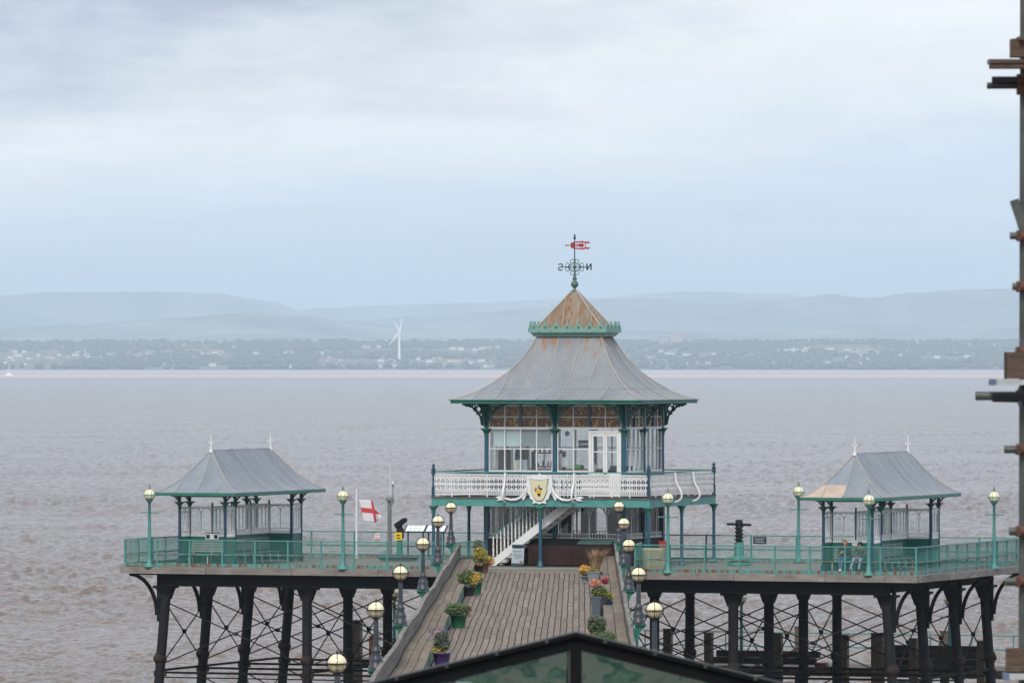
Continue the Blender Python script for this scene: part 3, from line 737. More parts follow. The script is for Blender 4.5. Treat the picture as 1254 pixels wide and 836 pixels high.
# threshold where the walkway meets the pier head
strip(-HW, HW, -.018, .012, .05, .42, .4).build('threshold', M['greenlight'], neck)
strip(-HW - .4, HW + .4, -.018, .004, .46, 2.6, .7).build('apron', mat('pinkish_apron', (.27, .21, .19), .8, var=.2), neck)
for sg, who in ((-1, 'beside the black and green flower pots'), (1, 'on the side of the beige crates')):
    b = thing('long_bench', 'continuous timber bench with a tall back ' + who, 'bench', (1.075, 282.0, D), NRZ)
    dep, hb = (.76, .96) if sg < 0 else (.66, .96)
    yend = 3.6 if sg < 0 else 4.6
    def xs(a, c): return (sg * (HW + a), sg * (HW + c)) if sg > 0 else (-(HW + c), -(HW + a))
    y = yend
    while y > Y0 + 22:
        l = random.uniform(4.5, 7.5); ya, yb = y, y - l; y = yb
        n = 3 if sg < 0 else 2
        for i in range(n):
            w = dep / n; x0, x1 = xs(.0 + i * w + .010, (i + 1) * w - .010); dz = random.uniform(-.006, .006)
            strip(x0, x1, .405 + dz, .45 + dz, yb + .01, ya - .01).build('seat_plank', M['seat'], b)
        for i in range(2):
            h0 = .47 + i * .235
            x0, x1 = xs(dep + .01, dep + .05); strip(x0, x1, h0, h0 + .225, yb + .012, ya - .012).build('back_board', M['fence'], b)
        x0, x1 = xs(dep - .02, dep + .10); strip(x0, x1, .94, .985, yb + .008, ya - .008).build('cap_rail', M['fence'], b)
        x0, x1 = xs(.03, .07); strip(x0, x1, .0, .40, yb + .006, ya - .006).build('skirt', M['green'], b)
        x0, x1 = xs(dep + .055, dep + .085); strip(x0, x1, -.35, .93, yb + .006, ya - .006).build('outer_board', M['fence'], b)
        if abs(y) % 3 < 9:
            x0, x1 = xs(dep + .09, dep + .16); yy = (ya + yb) / 2; strip(x0, x1, -.5, .93, yy - .05, yy + .05, 1).build('back_post', M['green'], b)
# side girders and legs of the walkway
for sg in (-1, 1):
    for (z0, z1) in ((-.62, -.30), (-2.2, -2.05)):
        strip(sg * 2.6 - .08, sg * 2.6 + .08, z0, z1, Y0, -1.5, 4).build('side_girder', M['black'], neck)
    y = -3.0; q = MB()
    while y > Y0 + 4:
        q.beam((sg * 2.6, y, -2.1), (sg * 2.6, y - 3.2, -.5), .07, .07); q.beam((sg * 2.6, y, -.5), (sg * 2.6, y - 3.2, -2.1), .07, .07); q.beam((sg * 2.6, y, -2.1), (sg * 2.6, y, -.5), .08, .08); y -= 3.2
    q.build('lattice_web', M['black'], neck)
for y in (-26, -57, -88, -119):
    for sg in (-1, 1):
        MB().tube((sg * 2.2, y, -2.2), (sg * 3.6, y, -D - 1.5), .2, .2, 12).build('leg', M['iron'], neck)
    MB().beam((-2.4, y, -4.5), (2.4, y, -4.5), .1, .1).tube((-2.3, y, -2.4), (3.2, y, -7), .03, n=5).tube((2.3, y + .1, -2.4), (-3.2, y + .1, -7), .03, n=5).build('leg_brace', M['rod'], neck)
# walkway lamps: short black columns on green brackets outside the bench backs
def walkway_lamp(label, px, pg, pb, y, inward):
    s = F / y; x, _, zg = P(px, pg, y); zb = ZC - (pb - HY) * y / F; h = zg - zb
    t = thing('walkway_lamp', label, 'lamp', (x, y, zb), 0, 'short black lamps along the walkway')
    r = .205
    MB().lathe([(.19, 0), (.19, .10), (.155, .12), (.17, .22), (.15, .30), (.10, .40), (.125, .45), (.11, .50), (.075, .56), (.07, .62), (.062, h * .8), (.05, h - r - .03), (.09, h - r - .01), (.10, h - r + .04)], n=12).build('lamp_column', M['lampiron'], t)
    g = MB().ball((0, 0, h), r, 18, 12).build('globe', M['globe'], t)
    q = MB(); q.ring(0, 0, r + .03, .022, h - .014, h + .014, 20, axis='z'); q.ring(0, h, r + .03, .013, -.01, .01, 20); q.ring(0, h, r + .004, .012, -.008, .008, 20, axis='x')
    for k in range(14):
        a = 2 * math.pi * k / 14
        q.path([((r + .012) * math.sin(b_) * math.cos(a), (r + .012) * math.sin(b_) * math.sin(a), h - (r + .012) * math.cos(b_)) for b_ in [R(v) for v in (30, 50, 70, 90)]], .004, 4)
    q.lathe([(.03, h + r), (.012, h + r + .03), (.02, h + r + .05), (.006, h + r + .09)], n=6)
    q.build('cage', M['rubber'], t)
    b = MB(); b.box(-.22, -.16, -.05, .22, .16, 0)
    b.prism([(inward * .10, -.051), (-inward * .20, -.051), (-inward * .19, -.10), (-inward * .07, -.20), (inward * .00, -.38), (inward * .02, -.85), (inward * .10, -.85)], -.09, .09)
    b.build('lamp_bracket', M['green'], t)
LL = [(413, 812, 893, 146.6), (460.5, 746.5, 819, 174), (490.5, 701.5, 764, 197.6), (518, 666, 722, 226), (536.3, 638.5, 688.5, 249.6), (552.3, 621.5, 665.8, 274.7)]
LN = ['black globe lamp cut by the lower picture edge among the pier columns', 'black globe lamp beside the purple pot', 'black globe lamp level with the green pot', 'black globe lamp beside the two crowded yellow flower pots', 'black globe lamp overlapping the teal railing below the balcony end', 'black globe lamp overlapping the sea below the balcony beam, nearest the stairs']
for (a, b_, c, y), n in zip(LL, LN): walkway_lamp(n, a, b_, c, y, 1)
RL = [(801.5, 747, 822, 174), (782, 703.5, 763, 197.6), (770, 668, 722, 226), (764, 641.3, 690, 249.6), (758, 620.5, 664, 274.7)]
RN = ['nearest black globe lamp beside the dark canopy on the crate side', 'black globe lamp in front of the grey fascia, level with the ribbed grey pot', 'black globe lamp overlapping the beige crates', 'black globe lamp in front of the dark poster', 'black globe lamp highest on the crate side, against the white arches']
for (a, b_, c, y), n in zip(RL, RN): walkway_lamp(n, a, b_, c, y, -1)
# ------------------------------------------------------------------ the pagoda roofed pavilion
PU, PV = -18.45, 10.25
pav = thing('pavilion', 'two storey pagoda roofed pavilion with white lattice balcony', 'pavilion', W(PU, PV), HEAD_RZ)
A, B = 3.08, 2.33           # half sizes of the walls
BA, BB = 4.86, 4.14         # of the balcony
def side_M(k, off=0.0):     # frame of each wall: x along it, -y outwards
    if k == 0: return Matrix.Translation((0, -B - off, 0))
    if k == 1: return Matrix.Translation((A + off, 0, 0)) @ Matrix.Rotation(R(90), 4, 'Z')
    if k == 2: return Matrix.Translation((0, B + off, 0)) @ Matrix.Rotation(R(180), 4, 'Z')
    return Matrix.Translation((-A - off, 0, 0)) @ Matrix.Rotation(R(-90), 4, 'Z')
HALF = (A, B, A, B)

# ---- roofs: panels between upright seams, clipped by the hips
def hip_roof(root, prof, pitch, pmat, smat, seam_r=.016, hip_r=.03, jitter=True, special=None, lift=0.0, lap=0):
    """prof: list of (z, half length, half depth) from the eave up"""
    for side in range(4):
        ia = 1 if side % 2 == 0 else 2
        rot = Matrix.Rotation(R(90 * side), 4, 'Z')
        run = lambda q: q[ia]; off = lambda q: q[3 - ia]
        L0 = max(run(q) for q in prof); n = max(1, round(2 * L0 / pitch)); cuts = [-L0 + 2 * L0 * i / n for i in range(n + 1)]
        for i in range(n):
            vs, fs, rows_ = [], [], []
            for q in prof:
                a = run(q); x0 = min(max(cuts[i], -a), a); x1 = min(max(cuts[i + 1], -a), a)
                rows_.append((x0, x1, off(q), q[0]))
            e = random.uniform(-.004, .004) if jitter else 0
            used = [k for k in range(len(rows_)) if rows_[k][1] - rows_[k][0] > 1e-4]
            if not used: continue
            hi = min(max(used) + 1, len(rows_) - 1)
            groups = [(0, hi, pmat)]
            if special: groups = special(side, i, n, hi, pmat)
            for (g0, g1, mt) in groups:
                b = MB(rot); vs = []
                for k in range(g0, g1 + 1):
                    x0, x1, o, z = rows_[k]; m = 5
                    for th in (0, -.03):
                        for w in range(m): vs.append((x0 + (x1 - x0) * w / (m - 1), -o - e, z + th + lift + e + (.018 * math.sin(math.pi * w / (m - 1)) * (1 if 0 < k < len(prof) - 1 else .3) if th == 0 else 0)))
                fs = []
                for k in range(g1 - g0):
                    for w in range(4):
                        p = k * 10 + w; fs.append((p, p + 1, p + 11, p + 10)); fs.append((p + 5, p + 15, p + 16, p + 6))
                b.add(vs, fs, True)
                for k in range(g1 - g0): b.add(vs, [(k * 10, k * 10 + 10, k * 10 + 15, k * 10 + 5), (k * 10 + 4, k * 10 + 9, k * 10 + 19, k * 10 + 14)])
                b.add(vs, [(0, 5, 6, 1), (1, 6, 7, 2), (2, 7, 8, 3), (3, 8, 9, 4)])
                b.build('roof_panel', mt, root)
        for i in range(1, n):
            pts = []
            for q in prof:
                if abs(cuts[i]) <= run(q) + 1e-4: pts.append(Vector((cuts[i], -off(q) - .004, q[0] + .012 + lift)))
                elif pts:     # meets the hip between two levels
                    pq = prof[prof.index(q) - 1]; t = (run(pq) - abs(cuts[i])) / (run(pq) - run(q))
                    pts.append(Vector((cuts[i], -(off(pq) + (off(q) - off(pq)) * t), pq[0] + (q[0] - pq[0]) * t + .012 + lift))); break
            if len(pts) > 1: MB(rot).path(pts, seam_r, 5).build('roof_seam', smat, root)
    if lap:      # cross joint where the sheets are lapped
        q = prof[lap]
        for k in range(4):
            l, o = (q[1], q[2]) if k % 2 == 0 else (q[2], q[1])
            MB(Matrix.Rotation(R(90 * k), 4, 'Z')).box(-l, -o - .012, q[0] - .008 + lift, l, -o + .01, q[0] + .02 + lift).build('lap_joint', M['zincdark'], root)
    for sx in (-1, 1):
        for sy in (-1, 1):
            MB().path([(sx * q[1], sy * q[2], q[0] + .012 + lift) for q in prof], hip_r, 6).build('hip_roll', smat, root)
def curve_prof(z0, z1, a0, b0, a1, b1, fn, n=12):
    out = []
    for k in range(n + 1):
        t = k / n; s = fn(t)
        out.append((z0 + (z1 - z0) * s, a0 + (a1 - a0) * t, b0 + (b1 - b0) * t))
    return out
def pag(t):                 # height against travel inwards: flat at the eave, steep under the crown
    tab = [(0, 0), (.14, .045), (.3, .125), (.47, .25), (.62, .39), (.8, .60), (.92, .82), (1, 1)]
    for (a, b), (c, d) in zip(tab, tab[1:]):
        if t <= c: return b + (d - b) * (t - a) / (c - a)
    return 1
EA, EB = A + 1.17, B + 1.17
zincp = M['zinc']
# zinc of the main roof: rust runs down from the crown beside some seams
mz = zincp.copy(); mz.name = 'stained_zinc_sheet'
nt = mz.node_tree; N = nt.nodes; L = nt.links; bs = N['Principled BSDF']; src = bs.inputs['Base Color'].links[0].from_socket
tc = N.new('ShaderNodeTexCoord'); sp = N.new('ShaderNodeSeparateXYZ'); L.new(tc.outputs['Object'], sp.inputs[0])
mr = N.new('ShaderNodeMapRange'); mr.inputs[1].default_value = 8.0; mr.inputs[2].default_value = 9.7; mr.inputs[3].default_value = -.14; mr.inputs[4].default_value = .13; L.new(sp.outputs[2], mr.inputs[0])
mp = N.new('ShaderNodeMapping'); mp.inputs['Scale'].default_value = (2.1, 2.1, .28); L.new(tc.outputs['Object'], mp.inputs[0])
nz = N.new('ShaderNodeTexNoise'); nz.inputs['Scale'].default_value = 1.25; nz.inputs['Detail'].default_value = 5; L.new(mp.outputs[0], nz.inputs[0])
ad = N.new('ShaderNodeMath'); ad.operation = 'ADD'; L.new(nz.outputs[0], ad.inputs[0]); L.new(mr.outputs[0], ad.inputs[1])
m2 = N.new('ShaderNodeMapRange'); m2.inputs[1].default_value = .57; m2.inputs[2].default_value = .75; m2.inputs[4].default_value = .85; L.new(ad.outputs[0], m2.inputs[0])
mx = N.new('ShaderNodeMix'); mx.data_type = 'RGBA'; mx.inputs[7].default_value = (.29, .115, .035, 1); L.new(m2.outputs[0], mx.inputs[0]); L.new(src, mx.inputs[6]); L.new(mx.outputs[2], bs.inputs['Base Color'])
hip_roof(pav, curve_prof(6.93, 9.66, EA, EB, 1.42, .62, pag, 14), .945, mz, M['seam'], lap=5, seam_r=.021)
hip_roof(pav, [(9.8, 1.60, .76), (10.4, 1.08, .51), (11.0, .56, .27), (11.56, .07, .04)], .70, M['rustroof'], M['seam'], hip_r=.035)
# eave fascia, gutter and soffit
for k, (l, o) in enumerate(((EA, EB), (EB, EA), (EA, EB), (EB, EA))):
    Mx = Matrix.Rotation(R(90 * k), 4, 'Z')
    MB(Mx).box(-l + .001 * k, -o - .015, 6.78, l - .001 * k, -o + .045, 6.90).box(-l - .05, -o - .08, 6.905, l + .05, -o + .03, 6.945).build('eave_gutter', M['green'], pav)
MB().box(-EA + .05, -EB + .05, 6.80, EA - .05, EB - .05, 6.84).build('soffit', M['greenlight'], pav)
# crown: battlemented gallery
CA, CB = 1.76, .92
MB().box(-CA + .16, -CB + .16, 9.60, CA - .16, CB - .16, 9.68).box(-CA + .10, -CB + .10, 9.685, CA - .10, CB - .10, 9.76).box(-CA, -CB, 9.765, CA, CB, 9.835).build('crown_cornice', M['crown'], pav)
def merlons(l, n):
    b = MB(); p = 2 * l / n; z0, w = 9.838, .03
    prof = []
    for i in range(n):
        c = -l + p * (i + .5)
        prof += [(c - p * .5, .12), (c - p * .36, .12), (c - p * .36, .18), (c - p * .24, .18), (c - p * .24, .27), (c - p * .10, .27), (c - p * .10, .42), (c + p * .10, .42), (c + p * .10, .27), (c + p * .24, .27), (c + p * .24, .18), (c + p * .36, .18), (c + p * .36, .12), (c + p * .5, .12)]
    poly = [(-l, 0)] + prof + [(l, 0)]
    # comb as strips so that the round eyes stay open
    for i in range(n):
        c = -l + p * (i + .5)
        for (x0, x1, h0, h1) in ((-.5, -.36, 0, .12), (-.36, -.24, 0, .18), (.24, .36, 0, .18), (.36, .5, 0, .12), (-.24, -.12, 0, .27), (.12, .24, 0, .27), (-.12, .12, 0, .085), (-.12, .12, .2, .27), (-.10, .10, .27, .40)):
            b.box(c + p * x0, -w, z0 + h0, c + p * x1, w, z0 + h1)
    return b
for k, (l, o, n) in enumerate(((CA, CB, 7), (CB, CA, 4), (CA, CB, 7), (CB, CA, 4))):
    b = merlons(l - .002 * (k % 2), n); b.M = None
    Mx = Matrix.Rotation(R(90 * k), 4, 'Z') @ Matrix.Translation((0, -o + .035, 0)); b.v = [tuple(Mx @ Vector(p)) for p in b.v]
    b.build('crown_cresting', M['crown'], pav)
# ---- columns of the upper storey with capitals
FL = 2.87
def col_meshes():
    sh = MB().tube((0, 0, FL), (0, 0, 5.46), .105, .10, 12).box(-.085, -.085, 5.74, .085, .085, 6.80).box(-.13, -.13, FL, .13, .13, FL + .2)
    ca = MB().lathe([(.105, 5.43), (.13, 5.45), (.115, 5.48), (.125, 5.54), (.17, 5.62), (.215, 5.67)], n=12).box(-.20, -.20, 5.672, .20, .20, 5.738)
    return sh.mesh('column', [M['navylight']]), ca.mesh('capital', [M['cap']])
cs, cc = col_meshes()
colxy = [(x, y) for x in (-A, 0, A) for y in (-B, B)] + [(-A, 0), (A, 0)]
for (x, y) in colxy:
    c = put(cs, 'column', pav, (x, y, 0)); put(cc, 'capital', c)
    MB().box(-.10, -.10, 0, .10, .10, 2.54).build('lower_column', M['navylight'], pav, (x, y, 0))
# ---- pierced spandrel brackets
def spandrel(s, thick=.03):
    b = MB(); n = 10
    outer = [(s, 0)] + [(s - s * .92 * math.sin(math.pi / 2 * k / n), -.06 * s - s * .90 * (1 - math.cos(math.pi / 2 * k / n))) for k in range(n + 1)] + [(0.0, -s)]
    # frame pieces along post and beam, lacy band along the arc
    b.box(.0, -thick, -s, .045, thick, 0); b.box(.045, -thick, -.045, s, thick, 0)
    for k in range(n):
        (x0, z0), (x1, z1) = outer[k + 1], outer[k + 2] if k + 2 < len(outer) else outer[-1]
        b.beam((x0, 0, z0), (x1, 0, z1), thick * 2, .05)
    for (x, z, r) in ((.19, -.19, .105), (.38, -.10, .06), (.10, -.40, .06), (.53, -.085, .045), (.085, -.55, .045), (.66, -.07, .035), (.07, -.68, .035), (.34, -.22, .04), (.22, -.36, .04)):
        b.ring(x * s / .8, z * s / .8, r * s / .8, .035, -thick, thick, 7)
    for (x0, z0, x1, z1) in ((.06, -.06, .14, -.13), (.26, -.26, .33, -.30), (.25, -.12, .33, -.09), (.12, -.27, .1, -.34), (.44, -.09, .49, -.08), (.09, -.46, .09, -.5)):
        b.beam((x0 * s / .8, 0, z0 * s / .8), (x1 * s / .8, 0, z1 * s / .8), thick * 2, .03)
    return b
sp_m = spandrel(.82).mesh('spandrel', [M['greenlight']]); sp_s = spandrel(.62).mesh('spandrel', [M['greenlight']]); sp_o = spandrel(.95).mesh('eave_bracket', [M['cap']])
for k in range(4):
    Mx = side_M(k, .03); h = HALF[k]; rz = (0, R(90), R(180), R(-90))[k]; me = sp_m if k % 2 == 0 else sp_s
    for x, sgn in ((-h + .10, 1), (0 - .10, -1), (0 + .10, 1), (h - .10, -1)):
        o = put(me, 'spandrel', pav, Mx @ Vector((x, 0, 6.78)), rz); o.scale = (sgn, 1, 1)
    for x in ((-h, 0, h)):      # brackets under the eave, square to the wall
        o = put(sp_o, 'eave_bracket', pav, Mx @ Vector((x, -.12, 6.78)), rz - R(90))
for (x, sx) in ((-A, -1), (A, 1)):
    for y in (-B, B):
        o = put(sp_o, 'eave_bracket', pav, (x + sx * .12, y, 6.78), 0); o.scale = (sx, 1, 1)
# ---- glazed walls of the upper storey
def pane(w, h, mt, name): return MB().box(0, -.008, 0, w, .008, h).mesh(name, [mt])
PM = {}
def add_pane(par, x, z, w, h, kind, Mx, rz):
    key = (round(w, 3), round(h, 3), kind)
    if key not in PM: PM[key] = pane(w, h, M['glass'] if kind == 'pane' else M['stained'], 'glass_pane' if kind == 'pane' else 'stained_pane')
    put(PM[key], 'glass_pane' if kind == 'pane' else 'stained_pane', par, Mx @ Vector((x, 0, z)), rz)
for k in range(4):
    Mx = side_M(k); h = HALF[k]; rz = (0, R(90), R(180), R(-90))[k]
    for bay in (0, 1):
        x0 = (-h if bay == 0 else 0) + .11; x1 = (0 if bay == 0 else h) - .11; n = 4; w = (x1 - x0) / n
        door = (k == 0 and bay == 1)
        b = MB(Mx)
        b.box(x0, -.06, 5.70, x1, .05, 5.80); b.box(x0, -.05, 6.66, x1, .04, 6.74)
        b.box(x0, -.04, 6.20, x1, .03, 6.235)
        xe = x0 + 2 * w if door else x1
        b.box(x0, -.06, 3.90, xe, .06, 3.98); b.box(x0, -.04, 4.86, xe, .03, 4.90)
        for i in range(n + 1):
            x = x0 + w * i; t = .022 if 0 < i < n else .018
            if i == 0: x += t
            if i == n: x -= t
            b.box(x - t, -.045, 5.803, x + t, .035, 6.657)
            if not (door and i >= 2): b.box(x - t, -.047, 3.983, x + t, .037, 5.697)
        wnd = b.build('window', M['white'], pav)
        nb_ = 2 if door else 4
        for i in range(nb_): MB(Mx).box(x0 + (xe - x0) * i / nb_ + .004, -.03, FL, x0 + (xe - x0) * (i + 1) / nb_ - .004, .03, 3.897).build('apron_panel', M['navy'], wnd)
        MB(Mx).box((x0 + x1) / 2 - .055, -.075, 5.81, (x0 + x1) / 2 + .055, .06, 6.77).build('window_post', M['navylight'], wnd)
        for i in range(n):
            xa = x0 + w * i + .024
            for (z0, z1) in ((5.805, 6.198), (6.238, 6.656)): add_pane(wnd, xa, z0, w - .048, z1 - z0, 'stained_pane', Mx, rz)
            if door and i >= 2: continue
            for (z0, z1) in ((3.985, 4.858), (4.902, 5.695)): add_pane(wnd, xa, z0, w - .048, z1 - z0, 'pane', Mx, rz)
        if door:
            xd = x0 + 2 * w
            f = MB(Mx); f.box(xd - .02, -.09, FL, xd + .10, .05, 5.66); f.box(x1 - .10, -.09, FL, x1, .05, 5.66); f.box(xd + .101, -.09, 5.55, x1 - .101, .05, 5.66)
            fr = f.build('door_frame', M['white'], pav)
            mid = (xd + x1) / 2
            for (a, c) in ((xd + .105, mid - .006), (mid + .006, x1 - .105)):
                d = MB(Mx); d.box(a, -.07, FL + .03, a + .09, .0, 5.54); d.box(c - .09, -.07, FL + .03, c, .0, 5.54); d.box(a + .091, -.07, 5.42, c - .091, 0, 5.54); d.box(a + .091, -.07, FL + .03, c - .091, 0, 3.92); d.box(a + .091, -.05, 4.75, c - .091, -.01, 4.79)
                dd = d.build('door', M['white'], pav)
                add_pane(dd, a + .092, 3.922, c - a - .184, .826, 'pane', Mx @ Matrix.Translation((0, -.035, 0)), rz); add_pane(dd, a + .092, 4.792, c - a - .184, .626, 'pane', Mx @ Matrix.Translation((0, -.035, 0)), rz)
            MB(Mx).box(mid - .05, -.12, 3.86, mid + .06, -.07, 3.92).build('door_lock', M['wood'], pav)
        if k == 0 and bay == 0:
            for i in range(n):
                xa = x0 + w * i + (.17 if i == 0 else .03)
                MB(Mx).box(xa, .07, 4.98, x0 + w * (i + 1) - .03, .078, 5.70).build('roller_blind', M['blind'] if i < 2 else M['blinddark'], pav)
# ---- floors
MB().box(-BA + .05, -BB + .05, 2.70, BA - .05, BB - .05, 2.83).build('balcony_floor', M['darkwood'], pav)
for k, (l, o) in enumerate(((BA, BB), (BB, BA), (BA, BB), (BB, BA))):
    Mx = Matrix.Rotation(R(90 * k), 4, 'Z'); l2 = l - (.03 if k % 2 else 0)
    MB(Mx).box(-l2, -o, 2.53, l2, -o + .04, 2.80).box(-l2, -o - .03, 2.50, l2, -o + .09, 2.53).box(-l2, -o - .02, 2.80, l2, -o + .04, 2.825).build('balcony_beam', M['teal'] if k != 0 else M['teal'], pav)
    e = MB(Mx); n = round(2 * l / .62)
    for i in range(n): e.box(-l + 2 * l * i / n + .006, -o - .04, 2.835, -l + 2 * l * (i + 1) / n - .006, -o + .2, 2.885 + random.uniform(0, .008))
    e.build('balcony_edge_board', mat('grey_brown_edge', (.13, .10, .08), .8, var=.4) if k == 0 else bpy.data.materials['grey_brown_edge'], pav)
# ---- balcony fretwork
def fret(w, H=.90):
    b = MB(); t = .014; z0 = 2.97
    b.box(0, -.02, z0, w, .02, z0 + .035); b.box(0, -.02, z0 + H - .06, w, .02, z0 + H - .03)
    b.box(-.022, -.024, z0 - .09, .022, .024, z0 + H - .03)
    n = 8; p = w / n
    for i in range(1, n): b.box(p * i - .009, -t, z0 + .036, p * i + .009, t, z0 + H - .061)
    for i in range(n):
        c = p * (i + .5)
        for (z, r) in ((.12, .04), (.78, .04)):
            b.ring(c, z0 + z, min(r, p * .42), .022, -t, t, 8)
        b.box(c - .012, -t, z0 + .75 + .07, c + .012, t, z0 + H - .06)
    for i in range(0, n, 2):
        c = p * (i + 1)
        b.ring(c, z0 + .45, p * .62, .026, -t - .002, t + .002, 10); b.ring(c, z0 + .45, p * .26, .03, -t - .003, t + .003, 8)
        for s in (-1, 1):
            b.ring(c + s * p * .98, z0 + .45, p * .34, .022, -t - .001, t + .001, 8)
            b.beam((c - p * .9, 0, z0 + .45 + s * .29), (c, 0, z0 + .45 + s * .12), .03, .026); b.beam((c + p * .9, 0, z0 + .45 + s * .29), (c, 0, z0 + .45 + s * .12), .03, .026)
            b.ring(c, z0 + .45 + s * .235, p * .40, .022, -t - .001, t + .001, 8)
    return b.mesh('lattice_panel', [M['white']])
for k, (l, o, n) in enumerate(((BA, BB, 12), (BB, BA, 10), (BA, BB, 12), (BB, BA, 10))):
    w = (2 * l - .2) / n; me = fret(w); Mx = Matrix.Rotation(R(90 * k), 4, 'Z') @ Matrix.Translation((0, -o + .06, 0))
    for i in range(n): put(me, 'lattice_panel', pav, Mx @ Vector((-l + .1 + w * i, 0, 0)), R(90 * k))
    MB(Mx).box(-l + .1, -.035, 3.905, l - .1, .035, 3.955).build('balcony_rail', M['teal'], pav)
# solid boards fixed behind the lattice in front of the doors
Mx = Matrix.Translation((0, -BB + .11, 0))
MB(Mx).box(1.80, -.012, 3.0, 3.02, .012, 3.86).build('infill_board', M['white'], pav)
npost = MB().box(-.06, -.06, 2.80, .06, .06, 3.30).tube((0, 0, 3.30), (0, 0, 3.98), .05, n=10).box(-.07, -.07, 3.80, .07, .07, 4.05).lathe([(.06, 4.05), (.08, 4.07), (.035, 4.10), (.07, 4.15), (.075, 4.19), (.04, 4.24), (.012, 4.27)], n=8).mesh('newel_post', [M['navy']])
dpost = MB().tube((0, 0, .2), (0, 0, 2.3), .072, .066, 10).lathe([(.15, 0), (.15, .05), (.11, .08), (.10, .2), (.085, .26)], n=10).mesh('balcony_post', [M['navylight']])
dcap = MB().lathe([(.075, 2.16), (.09, 2.2), (.08, 2.24), (.11, 2.36), (.18, 2.44)], n=10).box(-.16, -.16, 2.44, .16, .16, 2.50).mesh('capital', [M['green']])
for x in (-BA + .06, 0, BA - .06):
    for y in (-BB + .06, 0, BB - .06):
        if x == 0 and y == 0: continue
        if abs(x) > 1 and abs(y) > 1: put(npost, 'newel_post', pav, (x, y, 0))
        c = put(dpost, 'balcony_post', pav, (x, y, 0)); put(dcap, 'capital', c)
# bellied white stays on the balcony rail
def stay(Mx):
    pts = [(0, .0, 3.90), (0, -.03, 3.72), (0, -.05, 3.55), (0, -.11, 3.38), (0, -.22, 3.20), (0, -.30, 3.02), (0, -.30, 2.86), (0, -.20, 2.73), (0, -.06, 2.68), (0, .03, 2.66)]
    MB(Mx).path(pts, .048, 6).build('balcony_stay', M['white'], pav)
for x in (-1.55, 1.52): stay(Matrix.Translation((x, -BB - .01, 0)))
for y in (-1.05, 1.2): stay(Matrix.Translation((BA + .01, y, 0)) @ Matrix.Rotation(R(90), 4, 'Z'))
# ---- shield of arms with swags
Mx = Matrix.Translation((0, -BB - .03, 0))
sh = [(-.40, 3.66), (-.2, 3.61), (0, 3.60), (.2, 3.61), (.40, 3.66), (.34, 3.35), (.33, 3.12), (.20, 2.84), (.10, 2.76), (-.10, 2.76), (-.20, 2.84), (-.33, 3.12), (-.34, 3.35)]
fr_ = [(-.56, 3.62), (-.52, 3.80), (-.36, 3.74), (-.22, 3.82), (-.10, 3.80), (0, 3.90), (.10, 3.80), (.22, 3.82), (.36, 3.74), (.52, 3.80), (.56, 3.62), (.60, 3.45), (.52, 3.30), (.56, 3.12), (.44, 2.98), (.42, 2.84), (.28, 2.76), (.30, 2.62), (.14, 2.66), (0, 2.60), (-.14, 2.66), (-.30, 2.62), (-.28, 2.76), (-.42, 2.84), (-.44, 2.98), (-.56, 3.12), (-.52, 3.30), (-.60, 3.45)]
s_ = MB(Mx).prism(fr_, -.05, 0).build('shield_frame', M['white'], pav)
MB(Mx).prism([(a * 1.08, 3.2 + (c - 3.2) * 1.06) for a, c in sh], -.075, -.05).build('shield_edge', M['teal'], s_)
MB(Mx).prism(sh, -.10, -.075).build('shield_field', M['cream'], s_)
emb = MB(Mx); 
emb.k = 0; emb.prism([(-.10, 3.20), (.12, 3.20), (.12, 3.05), (.01, 2.93), (-.10, 3.05)], -.112, -.10)
emb.k = 1; emb.prism([(-.06, 3.19), (-.02, 3.19), (-.02, 3.1), (-.06, 3.1)], -.12, -.112); emb.prism([(.04, 3.19), (.08, 3.19), (.08, 3.1), (.04, 3.1)], -.12, -.112); emb.ball((-.14, -.11, 3.17), .035, 6, 4)
emb.k = 2; emb.prism([(-.06, 3.06), (.08, 3.06), (.05, 2.95), (.01, 2.93), (-.04, 2.97)], -.12, -.112); emb.prism([(.02, 3.30), (.16, 3.27), (.14, 3.21), (.02, 3.23)], -.115, -.10); emb.prism([(-.18, 3.24), (-.12, 3.24), (-.12, 3.18), (-.18, 3.16)], -.115, -.10)
emb.k = 3; emb.prism([(-.02, 3.40), (.03, 3.40), (.04, 3.26), (-.03, 3.26)], -.115, -.10)
emb.k = 4; emb.prism([(-.16, 3.32), (-.08, 3.30), (-.06, 3.22), (-.14, 3.25)], -.115, -.10)
emb.build('crest', [M['yellow'], M['flagred'], M['rubber'], M['green'], M['leaforange']], s_)
for s in (-1, 1):
    pts = [(s * .52, -.03, 3.38), (s * .62, -.03, 3.10), (s * .80, -.03, 2.90), (s * 1.02, -.03, 2.79), (s * 1.28, -.03, 2.77), (s * 1.52, -.03, 2.83), (s * 1.75, -.03, 2.90)]
    MB(Mx).path(pts, [.05, .055, .06, .06, .055, .045, .025], 6).prism([(s * 1.60, 2.86), (s * 1.78, 2.95), (s * 1.98, 2.88), (s * 1.80, 2.82), (s * 1.92, 2.74), (s * 1.66, 2.76)][::s], -.05, 0).prism([(s * .56, 3.05), (s * .64, 2.86), (s * .72, 2.74), (s * .80, 2.92), (s * .66, 3.1)][::s], -.05, 0).build('swag', M['white'], pav)
